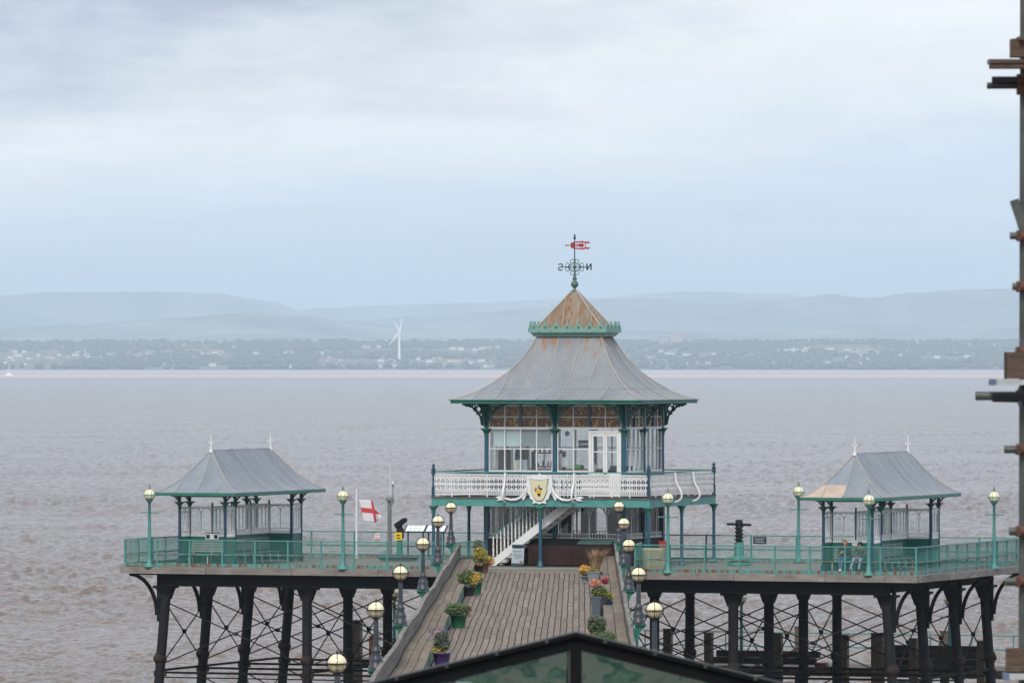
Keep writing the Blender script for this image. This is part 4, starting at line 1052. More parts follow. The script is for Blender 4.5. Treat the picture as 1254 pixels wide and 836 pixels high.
# ---- ground floor: white arched screen, dark boarding below it
def lower_wall(k):
    Mx = side_M(k); h = HALF[k]; rz = (0, R(90), R(180), R(-90))[k]
    n = 8 if k % 2 == 0 else 6; w = 2 * h / n
    b = MB(Mx)
    b.box(-h + .1, -.05, 1.12, h - .1, .05, 1.18); b.box(-h + .1, -.035, 1.32, h - .1, .035, 1.35); b.box(-h + .1, -.05, 2.46, h - .1, .05, 2.53)
    for i in range(1, n): b.box(-h + w * i - .03, -.045, 1.18, -h + w * i + .03, .045, 2.46)
    for i in range(n):
        c = -h + w * (i + .5); r = w * .40
        b.ring(c, 2.46 - r - .0, r, .04, -.03, .03, 10, 0, math.pi)
        for s in (-1, 1): b.ring(c + s * r * 1.02, 2.40, .06, .025, -.03, .03, 6)
        for q in range(1, 6): b.box(c - w / 2 + w * q / 6 - .014, -.02, 1.18, c - w / 2 + w * q / 6 + .014, .02, 1.32)
    o = b.build('screen', M['white'], pav)
    for i in range(n):
        MB(Mx).box(-h + w * i + .031, -.006, 1.35, -h + w * (i + 1) - .031, .006, 2.46).build('glass_pane', M['glass'] if k in (0, 2) else M['glassdark'], o)
    d = pav
    m = 2 * n
    for i in range(m):
        wv = (2 * h - .2) / m
        MB(Mx).box(-h + .1 + wv * i + .006, -.04, .02, -h + .1 + wv * (i + 1) - .006, .04, 1.115).build('boarding', M['darkwood'], pav)
for k in range(4): lower_wall(k)
# inner partitions of the ground floor, seen through the screen
for (x0, x1, mt) in ((.62, 1.25, 'greydoor'), (1.95, 2.55, 'poster'), (-3.0, -2.5, 'greydoor'), (-2.1, -1.75, 'rubber'), (-1.45, -.9, 'greydoor'), (-.55, -.05, 'poster'), (2.6, 2.98, 'lead')):
    MB().box(x0, B - .12, 1.2, x1, B - .06, 2.45).build('inner_panel', M[mt], pav)
for (y0, y1) in ((-1.7, -.3), (-.1, 1.9)):
    MB().box(A - .5, y0, .9, A - .44, y1, 2.5).build('inner_panel', M['rubber'], pav)
# ---- stairs up to the balcony
sx0, sz0, sx1, sz1 = -2.42, -.02, 1.10, 2.80
ys = -3.42
st = MB()
for y in (ys, ys + .95):
    st.prism([(sx0, sz0 + .02), (sx0 + .16, sz0 + .02), (sx1 + .1, sz1 - .28), (sx1 + .1, sz1), (sx1 - .15, sz1), (sx0, sz0 + .26)], y - .03, y + .03)
stairs = st.build('stairs', M['white'], pav)
n = 14
for i in range(n):
    x = sx0 + (sx1 - sx0) * (i + .4) / n; z = sz0 + (sz1 - sz0) * (i + .55) / n
    MB().box(x - .02, ys + .031, z - .02, x + .26, ys + .919, z + .015).build('tread', mat('worn_tread', (.34, .31, .27), .8, var=.4) if i == 0 else bpy.data.materials['worn_tread'], stairs)
slope = (sz1 - sz0) / (sx1 - sx0)
hr = MB()
for y in (ys, ys + .95): hr.tube((sx0 + .02, y, sz0 + 1.20), (sx1 - .3, y, sz0 + 1.2 + slope * (sx1 - .3 - sx0 - .02)), .028, n=8)
hr.build('handrail', M['teal'], stairs)
def baluster(x, y, big):
    z = sz0 + .2 + slope * (x - sx0); h = .98; r = 1.35 if big else 1
    return MB().lathe([(.026 * r, 0), (.026 * r, .18), (.04 * r, .22), (.02 * r, .26), (.032 * r, .45), (.024 * r, .62), (.038 * r, .66), (.02 * r, .70), (.024 * r, h)], (x, y, z), 6).build('baluster', M['white'], stairs)
for i in range(21):
    x = sx0 + .06 + i * .165
    for y in (ys, ys + .95):
        baluster(x, y, i % 3 == 0)
# ---- weather vane on the apex
vt = thing('weather_vane', 'red forked banner weather vane with scrolled compass arms', 'weather vane', W(PU, PV, 11.5), 0)
MB().lathe([(.10, 0), (.06, .06), (.045, .12), (.07, .16), (.15, .24), (.165, .32), (.12, .42), (.06, .47), (.09, .52), (.10, .56), (.04, .64), (.06, .68), (.032, .74)], n=12).build('finial', M['verdigris'], vt)
MB().tube((0, 0, .7), (0, 0, 2.32), .028, .02, 8).lathe([(.03, 2.2), (.065, 2.23), (.03, 2.28), (.045, 2.32), (.012, 2.44)], n=8).tube((-.62, 0, 1.03), (.62, 0, 1.03), .02, n=6).tube((0, -.55, 1.03), (0, .55, 1.03), .02, n=6).build('pole', M['letter'], vt)
sc = MB()
for s in (-1, 1):
    for (cx, cz, r) in ((s * .30, 1.12, .085), (s * .30, .94, .085), (s * .10, 1.27, .085), (s * .10, .79, .085)): sc.ring(cx, cz, r, .03, -.018, .018, 10)
    sc.ring(s * .16, 1.03, .12, .028, -.018, .018, 10)
sc.ring(0, 1.03, .20, .03, -.016, .016, 14); sc.tube((0, 0, .7), (0, 0, 1.4), .045, .035, 8)
sc.build('scrollwork', M['verdigris'], vt)
# letters as seen from behind the vane
N_ = [(.49, .90), (.55, .90), (.55, 1.09), (.66, .90), (.72, .90), (.72, 1.18), (.66, 1.18), (.66, 1.0), (.55, 1.18), (.49, 1.18)]
MB().prism([(2 * .605 - a, c) for a, c in N_], -.015, .015).build('compass_letter', M['letter'], vt, label='black letter N, reversed')
S_ = [(.085 * math.cos(R(a)), .068 + .068 * math.sin(R(a))) for a in range(20, 271, 25)] + [(.085 * math.cos(R(a)), -.068 + .068 * math.sin(R(a))) for a in range(65, -161, -25)]
MB().path([(-.60 - a, 0, 1.03 + c) for a, c in S_], .026, 5).build('compass_letter', M['letter'], vt, label='black letter S, reversed')
bn = MB(); d = .015
bn.prism([(-.44, 1.95), (-.34, 1.905), (-.34, 1.93), (-.17, 1.93), (-.17, 1.85), (-.02, 1.80), (-.02, 2.10), (-.17, 2.05), (-.17, 1.97), (-.34, 1.97), (-.34, 1.995)], -d, d)
bn.prism([(-.02, 2.10), (-.02, 2.06), (.10, 2.055), (.3, 2.08), (.44, 2.03), (.68, 2.04), (.58, 2.10), (.66, 2.13), (.46, 2.10), (.32, 2.14), (.1, 2.11)], -d, d)
bn.prism([(-.02, 1.80), (.1, 1.79), (.32, 1.76), (.46, 1.80), (.66, 1.77), (.58, 1.80), (.68, 1.86), (.44, 1.87), (.3, 1.82), (.10, 1.845), (-.02, 1.84)], -d, d)
bn.prism([(-.02, 1.97), (.12, 1.98), (.30, 2.04), (.42, 1.96), (.46, 1.95), (.42, 1.94), (.30, 1.86), (.12, 1.92), (-.02, 1.93)], -d * .8, d * .8)
for x in (.10, .22, .34, .46): bn.box(x - .014, -d * .6, 1.80, x + .014, d * .6, 2.10)
bn.prism([(-.14, 1.92), (-.02, 1.90), (-.02, 2.0), (-.14, 1.98)], -d * 1.1, d * 1.1)
bn.build('banner', M['vanered'], vt)
# ------------------------------------------------------------------ the two shelters
def shelter(label, u, v, patched, ex=1.78, ey=4.85, px_=1.04, py_=4.10):
    t = thing('shelter', label, 'shelter', W(u, v), HEAD_RZ, None)
    prof = curve_prof(3.07, 4.79, ex, ey, .035, ey - 1.65, lambda s: s ** 1.48, 12)
    def special(side, i, n, hi, mt):
        if side == 0 and i in (0, 1):
            c = min(5, hi); return [(0, c, M['tanpatch']), (c, hi, mt)] if hi > c else [(0, hi, M['tanpatch'])]
        return [(0, hi, mt)]
    hip_roof(t, prof, .93, M['zincdark'], M['seam'], .013, .022, special=special if patched else None)
    for k, (l, o) in enumerate(((ex, ey), (ey, ex), (ex, ey), (ey, ex))):
        MB(Matrix.Rotation(R(90 * k), 4, 'Z')).box(-l + .001 * k, -o - .02, 2.93, l - .001 * k, -o + .03, 3.05).build('eave_fascia', M['green'], t)
    MB().box(-ex + .04, -ey + .04, 2.97, ex - .04, ey - .04, 3.0).build('soffit', M['greenlight'], t)
    MB().tube((0, -(ey - 1.65), 4.80), (0, ey - 1.65, 4.80), .04, n=8).build('ridge_roll', M['zincdark'], t)
    for y in (-(ey - 1.65), ey - 1.65):
        f = MB().lathe([(.09, 4.74), (.07, 4.83), (.035, 4.91), (.06, 4.95), (.024, 5.0), (.036, 5.06), (.028, 5.14), (.022, 5.2)], (0, y, 0), 8)
        f.lathe([(.022, 5.18), (.055, 5.25), (.016, 5.32), (.03, 5.36), (.007, 5.50)], (0, y, 0), 6)
        for s in (-1, 1): f.path([(s * .02, y, 5.10), (s * .10, y, 5.13), (s * .11, y, 5.20), (s * .07, y, 5.20)], .016, 5)
        f.build('roof_finial', M['white'], t)
    po = MB().box(-.09, -.09, 0, .09, .09, .30).tube((0, 0, .3), (0, 0, 2.45), .066, .06, 10).box(-.05, -.05, 2.66, .05, .05, 2.96).mesh('post', [M['navy']])
    ca = MB().lathe([(.06, 2.38), (.08, 2.41), (.066, 2.45), (.10, 2.54), (.17, 2.61)], n=10).box(-.16, -.16, 2.61, .16, .16, 2.67).mesh('capital', [M['cap']])
    br = spandrel(.42, .012).mesh('eave_bracket', [mat('grey_bracket_paint', (.20, .19, .22), .6)] if 'grey_bracket_paint' not in bpy.data.materials else [bpy.data.materials['grey_bracket_paint']])
    for x in (-px_, px_):
        for y in (-py_, -py_ + 1.05, py_ - 1.05, py_):
            c = put(po, 'post', t, (x, y, 0)); put(ca, 'capital', c)
            o = put(br, 'eave_bracket', t, (x, y, 2.955), 0); o.scale = (math.copysign(1, x), 1, 1)
            o = put(br, 'eave_bracket', t, (x, y, 2.955), R(90 if y > 0 else -90))
        MB().box(x - .04, -py_, 2.87, x + .04, py_, 2.955).build('eave_beam', M['green'], t)
    for y in (-py_, py_): MB().box(-px_ + .041, y - .04, 2.87, px_ - .041, y + .04, 2.955).build('eave_beam', M['green'], t)
    # screens: glazed above, boarded below
    def screen(p, q, lights, name='screen'):
        p = Vector((*p, 0)); q = Vector((*q, 0)); d = q - p; L_ = d.length
        Mx = Matrix.Translation(p) @ Matrix.Rotation(math.atan2(d.y, d.x), 4, 'Z')
        b = MB(Mx); w = L_ / lights
        b.box(.03, -.03, 1.20, L_ - .03, .03, 1.25); b.box(.03, -.025, 1.40, L_ - .03, .025, 1.43); b.box(.03, -.035, 2.36, L_ - .03, .035, 2.42)
        for i in range(lights + 1): b.box(w * i - .018 if 0 < i < lights else (w * i + (.03 if i == 0 else -.066)), -.022, 1.25, w * i + .018 if 0 < i < lights else (w * i + (.066 if i == 0 else -.03)), .022, 2.36)
        m = max(3, round(L_ / .085))
        for i in range(1, m): b.box(L_ * i / m - .016, -.015, 1.25, L_ * i / m + .016, .015, 1.40)
        m = max(3, round(L_ / .12))
        for i in range(m): b.box(L_ * (i + .5) / m - .022, -.012, 2.42, L_ * (i + .5) / m + .022, .012, 2.47)
        for i in range(lights):
            c = w * (i + .5)
            if w > .5:
                b.box(c - .014, -.018, 1.43, c + .014, .018, 2.10); b.ring(c - w * .25, 2.12, w * .25, .026, -.016, .016, 8, 0, math.pi); b.ring(c + w * .25, 2.12, w * .25, .026, -.016, .016, 8, 0, math.pi)
            else: b.ring(c, 2.36 - w * .46, w * .46, .024, -.016, .016, 8, 0, math.pi)
        s_ = b.build(name, M['screenwhite'], t)
        MB(Mx).box(.03, -.004, 1.43, L_ - .03, .004, 2.36).build('glass_pane', M['glass'], s_)
        k = max(2, round(L_ / .17))
        for i in range(k): MB(Mx).box(.03 + (L_ - .06) * i / k + .003, -.025, .05, .03 + (L_ - .06) * (i + 1) / k - .003, .025, 1.195).build('wall_board', M['green'], s_)
    yc = py_ - 1.05
    thin = MB().tube((0, 0, 0), (0, 0, 2.62), .04, n=8).mesh('screen_post', [M['navy']])
    for s in (-1, 1):
        screen((-px_, s * yc), (0, s * yc), 1); screen((0, s * yc), (px_, s * yc), 1)
        for x in (-px_, px_): screen((x, s * yc), (x, s * py_), 2)
    for i in range(3):
        y0 = -yc + 2 * yc * i / 3; screen((0, y0), (0, y0 + 2 * yc / 3), 5)
    for i in range(4): put(thin, 'screen_post', t, (0, -yc + 2 * yc * i / 3, 0))
    for s in (-1, 1):      # red fleur painted on the corner boards
        for (x, y, rz) in ((s * (px_ + .03), -yc - .52, 90), (s * (px_ + .03), yc + .52, 90)):
            f = MB(Matrix.Translation((x, y, 0)) @ Matrix.Rotation(R(rz), 4, 'Z'))
            f.prism([(-.05, .80), (0, .74), (.05, .80), (.12, .83), (.05, .87), (0, .99), (-.05, .87), (-.12, .83)], -.012, .012).build('painted_fleur', M['red'], t)
    return t
def slat_bench(label, loc, rz, L_, group=None):
    t = thing('slatted_bench', label, 'bench', loc, rz, group)
    for i in range(4): MB().box(-L_ / 2, -.52 + i * .12, .43, L_ / 2, -.42 + i * .12, .46).build('slat', M['slat'], t)
    for i in range(5): MB().box(-L_ / 2, -.035 + i * .012, .55 + i * .105, L_ / 2, -.01 + i * .012, .625 + i * .105).build('slat', M['slat'], t)
    n = max(2, round(L_ / 1.0))
    for i in range(n + 1):
        x = -L_ / 2 + .08 + (L_ - .16) * i / n
        b = MB().path([(x, -.50, 0), (x, -.44, .12), (x, -.46, .28), (x, -.40, .42)], .022, 6).path([(x, -.02, 0), (x, -.10, .14), (x, -.08, .30), (x, -.02, .42)], .022, 6).path([(x, -.46, .28), (x, -.27, .39), (x, -.08, .30)], .02, 6).path([(x, .0, .42), (x, .05, 1.05)], .02, 6)
        b.build('leg', M['white'], t)
M['slat'] = mat('bench_slat_paint', (.30, .34, .31), .6, var=.25, scale=3)
LU, LV, RU, RV = -32.18, 6.52, -3.87, 6.94
shelter('hip roofed shelter nearest the flag, plain grey roof', LU, LV, False, ex=1.86)
shelter('hip roofed shelter with a bare tan patch on its roof, over the seated couple', RU, RV + .33, True, ey=5.2, py_=4.45)
for (u, v, nm) in ((LU, LV, 'by the flag'), (RU, RV, 'with the tan roof patch')):
    seat_ = 'empty' if u == LU else 'occupied'
    slat_bench(seat_ + ' slatted bench facing ashore in the shelter ' + nm, W(u, v - 3.12), HEAD_RZ, 1.86)
    slat_bench('long slatted bench right of the screen in the shelter ' + nm, W(u + .12, v), HEAD_RZ + R(90), 5.6)
    slat_bench('long slatted bench left of the screen in the shelter ' + nm, W(u - .12, v), HEAD_RZ - R(90), 5.6)
# ------------------------------------------------------------------ tall teal lamps round the pier head
def head_lamp(label, loc, h=3.0):
    t = thing('globe_lamp', label, 'lamp', loc, HEAD_RZ, 'tall teal lamps round the pier head')
    MB().lathe([(.22, 0), (.22, .06), (.13, .10), (.10, .16), (.085, .5), (.065, h * .62), (.055, h - .34), (.075, h - .33), (.10, h - .28), (.16, h - .20), (.19, h - .14)], n=12).tube((-.42, 0, h * .755), (.42, 0, h * .755), .025, n=6).build('lamp_column', M['teal'], t)
    MB().ball((0, 0, h), .24, 16, 10).build('globe', M['globe'], t)
    q = MB()
    for a in (0, 45, 90, 135):
        c, s = math.cos(R(a)), math.sin(R(a)); q.path([(c * .243 * math.sin(b_), s * .243 * math.sin(b_), h + .243 * math.cos(b_)) for b_ in [2 * math.pi * k / 20 for k in range(20)]], .010, 4, closed=True)
    q.ring(0, 0, .248, .02, h - .014, h + .014, 16, axis='z')
    q.build('globe_strap', M['teal'], t); MB().lathe([(.09, h + .225), (.06, h + .27), (.03, h + .31), (.05, h + .35), (.02, h + .40), (.008, h + .47)], n=8).build('finial', M['mastgrey'], t)
head_lamp('teal globe lamp on the deck corner farthest from the scaffold', (*W(u_at(183, -.02), -.02)[:2], D + .0))
head_lamp('teal globe lamp between the white flag and the plain grey shelter', (*W(u_at(420, -.02), -.02)[:2], D))
head_lamp('teal globe lamp in front of the balcony end, beside the beige crates', (*W(u_at(818, -.02), -.02)[:2], D))
head_lamp('teal globe lamp in front of the seated couple', (*W(u_at(1064, -.02), -.02)[:2], D))
head_lamp('teal globe lamp on the seaward rail touching the tan roof patch', W(u_at(978, DEP - .1), DEP - .1))
head_lamp('teal globe lamp on the side railing nearest the scaffold pole', W(.0, v_at(1217.5, .0)), 2.95)
# ------------------------------------------------------------------ things on the pier head
def on_deck(px, v): u = u_at(px, v); return W(u, v)
# flag and pole
x, y, z = on_deck(436.5, 14.6)
fp = thing('flagpole', 'slim white flagpole with the white and red flag', 'flagpole', (x, y, D), 0)
MB().tube((0, 0, 0), (0, 0, 2.95), .05, .03, 8).lathe([(.03, 2.95), (.045, 2.97), (.01, 3.02)], n=6).box(-.08, -.08, 0, .08, .08, .05).build('pole', M['palewhite'], fp)
fl = thing('flag', 'white flag with a red cross blowing from the white pole', 'flag', (x, y, D + 1.85), 0)
bpy.data.objects.remove(fl)
nx, ny = 44, 22
def flagp(s, t):            # s along the fly 0..1, t down the hoist 0..1; the fly half curls away from the viewer
    if s < .50: X = .12 + s * 1.16
    else: X = .70 + (s - .50) * .62
    k = max(0, s - .48)
    Z = .95 - t * .95 - .10 * s - k * (1.0 * (1 - t) - .35 * t) * .9 + .28 * k * t
    X += .10 * t * (1 - s) + .10 * t
    Y = .09 * math.sin(s * 9 + t * 1.2) * min(1, s * 2) + .55 * k
    return (X, Y, Z)
b = MB(); g = [flagp(i / nx, j / ny) for i in range(nx + 1) for j in range(ny + 1)]
b.v = [tuple(p) for p in g]
for i in range(nx):
    for j in range(ny):
        a = i * (ny + 1) + j; b.f.append((a, a + 1, a + ny + 2, a + ny + 1)); b.s.append(True)
        b.m.append(1 if abs((i + .5) / nx - .5) < .07 or abs((j + .5) / ny - .48) < .105 else 0)
b.k = 1
fl = b.build('flag', [M['flagwhite'], M['flagred']], None, (x, y, D + 1.60)); so = fl.modifiers.new('thick', 'SOLIDIFY'); so.thickness = .006
tag(fl, 'white flag with a red cross blowing from the white pole', 'flag')
# instrument mast
t = thing('instrument_mast', 'grey mast carrying a thin antenna and a small sensor', 'mast', on_deck(477, 14.3), 0)
MB().tube((0, 0, 0), (0, 0, 2.55), .10, .085, 10).lathe([(.16, 2.5), (.18, 2.56), (.14, 2.66), (.06, 2.7)], n=10).path([(.05, 0, 2.3), (.16, 0, 2.42), (.17, 0, 2.55)], .03, 6).build('pole', M['mastgrey'], t)
MB().tube((.03, 0, 2.6), (.03, 0, 4.05), .016, .009, 5).build('antenna', M['palewhite'], t)
MB().tube((.15, 0, 2.5), (.15, 0, 3.2), .015, n=5).tube((.15, 0, 3.12), (.15, 0, 3.22), .045, n=8).build('sensor_stem', M['jean'], t); MB().tube((.15, 0, 3.225), (.15, 0, 3.38), .05, .06, 8).build('sensor', M['palewhite'], t)
# telescope
t = thing('telescope', 'black coin telescope with a yellow panel facing the sea', 'telescope', on_deck(490, 13.2), HEAD_RZ)
MB().box(-.42, -.2, 0, .42, .2, .07).lathe([(.16, .07), (.13, .12), (.11, .9), (.10, 1.0)], n=12).build('pedestal', M['green'], t)
MB().box(-.13, -.11, .93, .13, .11, 1.36).tube((0, 0, 1.34), (0, 0, 1.48), .10, n=10).build('body', M['rubber'], t)
MB().beam((-.20, 0, 1.44), (.26, -.10, 1.72), .20, .19).tube((.20, -.09, 1.66), (.34, -.12, 1.755), .08, n=10).build('barrel', M['rubber'], t)
MB().box(-.19, -.16, .84, .14, -.112, 1.18).build('coin_panel', M['yellow'], t); MB().box(-.10, -.168, 1.03, .06, -.161, 1.08).box(-.10, -.168, .92, .07, -.161, .96).build('panel_print', M['rubber'], t)
# dark hatch bench
t = thing('plinth', 'low dark plinth on the deck in front of the telescope', 'plinth', on_deck(489, 12.0), HEAD_RZ)
MB().prism([(-.78, .02), (.70, .02), (.82, .2), (-.90, .2)], -.3, .3).build('plinth_body', M['lead'], t); MB().box(-.95, -.36, .2, .90, .36, .25).build('plinth_top', M['lead'], t)
# lectern boards
for px, lab in ((509, 'tilted information board beside the telescope'), (534, 'tilted information board behind the balcony post')):
    t = thing('information_board', lab, 'sign', on_deck(px, 14.6), HEAD_RZ)
    Mx = Matrix.Translation((0, 0, 1.32)) @ Matrix.Rotation(R(38), 4, 'X')
    MB().tube((-.35, 0, 0), (-.35, 0, 1.28), .035, n=8).tube((.35, 0, 0), (.35, 0, 1.28), .035, n=8).build('stand', M['lead'], t)
    MB(Mx).box(-.50, -.24, -.03, .50, .24, 0).build('frame', M['lead'], t); MB(Mx).box(-.42, -.20, .002, .42, .20, .012).build('panel', M['palewhite'], t)
    b = MB(Mx)
    for i in range(3):
        for j in range(3): b.box(-.30 + i * .22, -.13 + j * .12, .0125, -.16 + i * .22, -.09 + j * .12, .015)
    b.build('panel_print', M['bluegrey'], t)
# small no-entry notice on the seaward rail
t = thing('safety_notice', 'small white notice with red marks on the seaward railing', 'sign', W(u_at(462, DEP - .18), DEP - .185, .80), HEAD_RZ)
MB().box(-.12, -.005, 0, .12, .005, .30).build('plate', M['palewhite'], t); b = MB()
for i in (0, 1):
    for j in (0, 1): b.ring(-.055 + i * .11, .08 + j * .13, .035, .016, -.009, -.006, 8)
b.box(-.09, -.009, .005, .09, -.006, .03); b.build('notice_print', M['flagred'], t)
# screw pile monument
t = thing('screw_pile', 'black iron screw with a crossbar on a teal pedestal', 'capstan', on_deck(905, 11.2), 0)
MB().lathe([(.52, 0), (.52, .10), (.36, .16), (.5, .16), (.5, .28), (.46, .33), (.2, .36)], n=18).build('base_disc', M['greenlight'], t)
MB().lathe([(.25, .34), (.22, .38), (.20, .95)], n=6, smooth=False).build('pedestal', M['teal'], t)
b = MB().tube((0, 0, .95), (0, 0, 1.62), .13, n=12).lathe([(.14, 1.6), (.155, 1.64), (.155, 1.86), (.13, 1.90), (.05, 1.91)], n=12)
pts = []
for k in range(61): a = k / 60 * 4 * 2 * math.pi; pts.append((.155 * math.cos(a), .155 * math.sin(a), 1.0 + .62 * k / 60))
b.path(pts, .038, 5); b.build('screw', M['rubber'], t)
MB().tube((-.47, 0, 1.725), (.47, 0, 1.69), .055, n=10).ball((-.47, 0, 1.725), .057, 8, 6).ball((.47, 0, 1.69), .057, 8, 6).build('crossbar', M['rubber'], t)
# dark plaque on the seaward rail
t = thing('plaque', 'dark plaque hung on the seaward railing beside the screw pile', 'plaque', W(u_at(930.5, DEP - .2), DEP - .2, .78), HEAD_RZ)
MB().box(-.29, -.02, 0, .29, .02, .30).build('frame', M['rubber'], t); b = MB()
for j in range(3): b.box(-.22, -.026, .06 + j * .075, .22 - .06 * (j == 1), -.021, .085 + j * .075)
MB().box(-.26, -.0215, .03, .26, -.0205, .27).build('plate', M['lead'], t); b.build('plaque_print', M['bluegrey'], t)
# beige crates and red box behind the rail
t = thing('crate_stack', 'beige slatted crates stacked behind the teal mesh railing', 'crates', on_deck(797, 3.2), HEAD_RZ)
crm = mat('beige_slats', (.36, .33, .22), .8, var=.25)
for i in range(2):
    for j in range(2):
        for k in range(4): MB().box(-.62 + i * .62, -.3, .05 + j * .44 + k * .10, -.62 + i * .62 + .58, .3, .05 + j * .44 + k * .10 + .085).build('slat', crm, t)
MB().box(-.60, -.27, 0, .58, .27, .90).build('liner', M['cream'], t)
t = thing('red_box', 'red box standing by the pavilion corner behind the crates', 'box', on_deck(812.5, 7.4), HEAD_RZ)
MB().box(-.15, -.12, .5, .15, .12, 1.05).build('box_body', M['red'], t); MB().box(-.02, -.02, 0, .02, .02, .5).build('stand', M['red'], t); MB().box(-.17, -.14, 1.05, .17, .14, 1.08).build('lid', M['red'], t)
# ------------------------------------------------------------------ under the balcony
Lp = lambda x, y, z=0.0: W(PU + x, PV + y, z)
t = thing('kiosk_counter', 'dark brown boarded counter with a glass top under the balcony', 'counter', Lp(1.02, -2.96), HEAD_RZ)
nb = 4
for i in range(nb):
    x0 = -1.87 + 3.74 * i / nb; x1 = x0 + 3.74 / nb - .012
    p_ = MB().box(x0, -.30, .06, x1, -.26, .88).build('door_panel', M['darkwood'], t)
    b = MB(); w = x1 - x0; s = 1 if i % 2 else -1
    for q in range(-8, 10):
        xa = x0 + q * .13; pts = []
        za, zb = .10, .84
        xs_ = xa; xe = xa + .74 * .75
        a0 = max(x0 + .03, xs_); a1 = min(x1 - .03, xe)
        if a1 - a0 < .06: continue
        f = lambda xx: za + (xx - xs_) / .75
        pa, pb = (a0, f(a0)), (a1, f(a1))
        if s < 0: pa, pb = (x0 + x1 - a0, pa[1]), (x0 + x1 - a1, pb[1])
        MB().beam((pa[0], -.303, pa[1]), (pb[0], -.303, pb[1]), .012, .085).build('diagonal_board', M['darkwood'], p_)
MB().box(-1.9, -.26, 0, 1.9, .40, .87).build('carcass', M['darkwood'], t)
MB().prism([(-.32, .885), (.44, 1.14), (.44, .885)], -1.92, 1.92, 'x').build('sloping_top', M['rubber'], t)
b = MB(); b.add([(.1, -.20, .93), (1.8, -.20, .93), (1.75, .40, 1.13), (.35, .40, 1.13)], [(0, 1, 2, 3)]); 
MB().prism([(-.22, .927), (.36, 1.122), (.36, 1.135), (-.22, .940)], .25, 1.75, 'x').build('map_panel', mat('green_map', (.10, .18, .13), .3, col2=(.05, .10, .11), scale=5), t)
t = thing('chalk_sign', 'pale blue chalked sandwich board at the foot of the stairs', 'sign', Lp(-1.16, -3.75), HEAD_RZ)
Mx = Matrix.Rotation(R(-9), 4, 'X')
b = MB(Mx).box(-.27, -.015, .05, .27, .015, .92).build('board', M['bluegrey'], t)
MB(Mx).box(-.27, -.02, 0, .27, .02, .12).build('foot_band', M['lead'], t)
q = MB(Mx)
for r_, z in enumerate((.80, .74, .62, .56, .46, .40, .33)):
    x = -.21
    while x < .18:
        w = random.uniform(.03, .08)
        if random.random() < .8: q.box(x, -.019, z, min(x + w, .22), -.016, z + .026)
        x += w + .02
q.build('chalk_writing', M['lead'], b)
q = MB(Mx).ball((.14, -.02, .20), .05, 8, 5, .8).ball((.20, -.02, .18), .035, 8, 5).build('painted_fruit', M['orange'], b)
MB(Matrix.Translation((0, .24, 0)) @ Matrix.Rotation(R(9), 4, 'X')).box(-.27, -.015, 0, .27, .015, .90).build('rear_board', M['lead'], t)
# ------------------------------------------------------------------ inside the upper storey
zf = 2.87
def item(name, label, cat, x, y, parts, group=None, z=zf, rz=0):
    t = thing(name, label, cat, Lp(x, y, z), HEAD_RZ + rz, group)
    for (nm, mt, mb) in parts: mb.build(nm, mt, t)
    return t
item('loudspeaker', 'tall black loudspeaker at the end of the glazed room', 'speaker', -2.55, -1.6, [('cabinet', M['rubber'], MB().box(-.22, -.2, .35, .2, .2, 1.95)), ('grille', M['tubeblack'], MB().box(-.19, -.21, .5, .17, -.201, 1.9)), ('stand', M['rubber'], MB().tube((0, 0, 0), (0, 0, .35), .05, n=8))])
item('studio_lamp', 'black hooded lamp on a stand between loudspeaker and grey case', 'lamp', -1.95, -1.3, [('stand', M['rubber'], MB().tube((0, 0, 0), (0, 0, 1.7), .03, n=6)), ('hood', M['rubber'], MB().prism([(-.2, 1.55), (.25, 1.45), (.22, 1.95), (-.18, 2.0)], -.15, .15)), ('bracket', M['rubber'], MB().ball((.0, 0, 2.12), .1, 8, 6))])
item('grey_case', 'blue grey case standing on a low table behind the window', 'case', -1.65, -1.8, [('table', M['wood'], MB().box(-.4, -.2, .9, .35, .2, .95).box(-.38, -.18, 0, -.33, .18, .9).box(.28, -.18, 0, .33, .18, .9)), ('case_body', M['bluegrey'], MB().box(-.22, -.15, .95, .24, .15, 1.55)), ('side_panel', M['cream'], MB().box(-.36, -.12, .95, -.23, .12, 1.52))])
sh = thing('shelf_unit', 'open wooden shelves with bottles behind the shop window', 'shelves', Lp(-.55, -1.2, zf), HEAD_RZ)
for z in (.75, 1.22, 1.80): MB().box(-.9, -.18, z, .55, .18, z + .05).build('shelf', M['wood'], sh)
for x in (-.86, .51): MB().box(x - .03, -.16, 0, x + .03, .16, 1.9).build('upright', M['rubber'], sh)
cols = ['rubber', 'cream', 'palewhite', 'teal', 'jean', 'purple', 'red', 'wood', 'bluegrey', 'yellow']
for lev, zz in ((0, 1.85), (1, 1.27), (2, .80)):
    x = -.8; nb_ = lev * 3
    while x < .48 and nb_ < lev * 3 + 10:
        m_ = cols[nb_ % len(cols)]; nb_ += 1; h = random.uniform(.10, .26)
        LBL = {'rubber': 'black', 'cream': 'cream', 'palewhite': 'white', 'teal': 'teal', 'jean': 'blue', 'purple': 'purple', 'wood': 'brown', 'red': 'red', 'yellow': 'yellow', 'bluegrey': 'grey'}[m_]
        r = random.uniform(.035, .07)
        tag(MB().lathe([(r, 0), (r, h * .6), (r * .45, h * .78), (r * .45, h)], n=8).build('bottle', M[m_], None, Lp(-.55 + x, -1.2, zf + zz), HEAD_RZ), LBL + ' bottle on the ' + ('top', 'middle', 'bottom')[lev] + ' shelf behind the shop window', 'bottle', 'bottles and jars on the shelves')
        x += r * 2 + random.uniform(.03, .14)
item('paper_sheet', 'white sheet pinned at the shelf end by the column', 'paper', .10, -1.45, [('sheet', M['palewhite'], MB().box(-.17, -.006, 0, .14, .006, .42))], z=zf + 1.24)
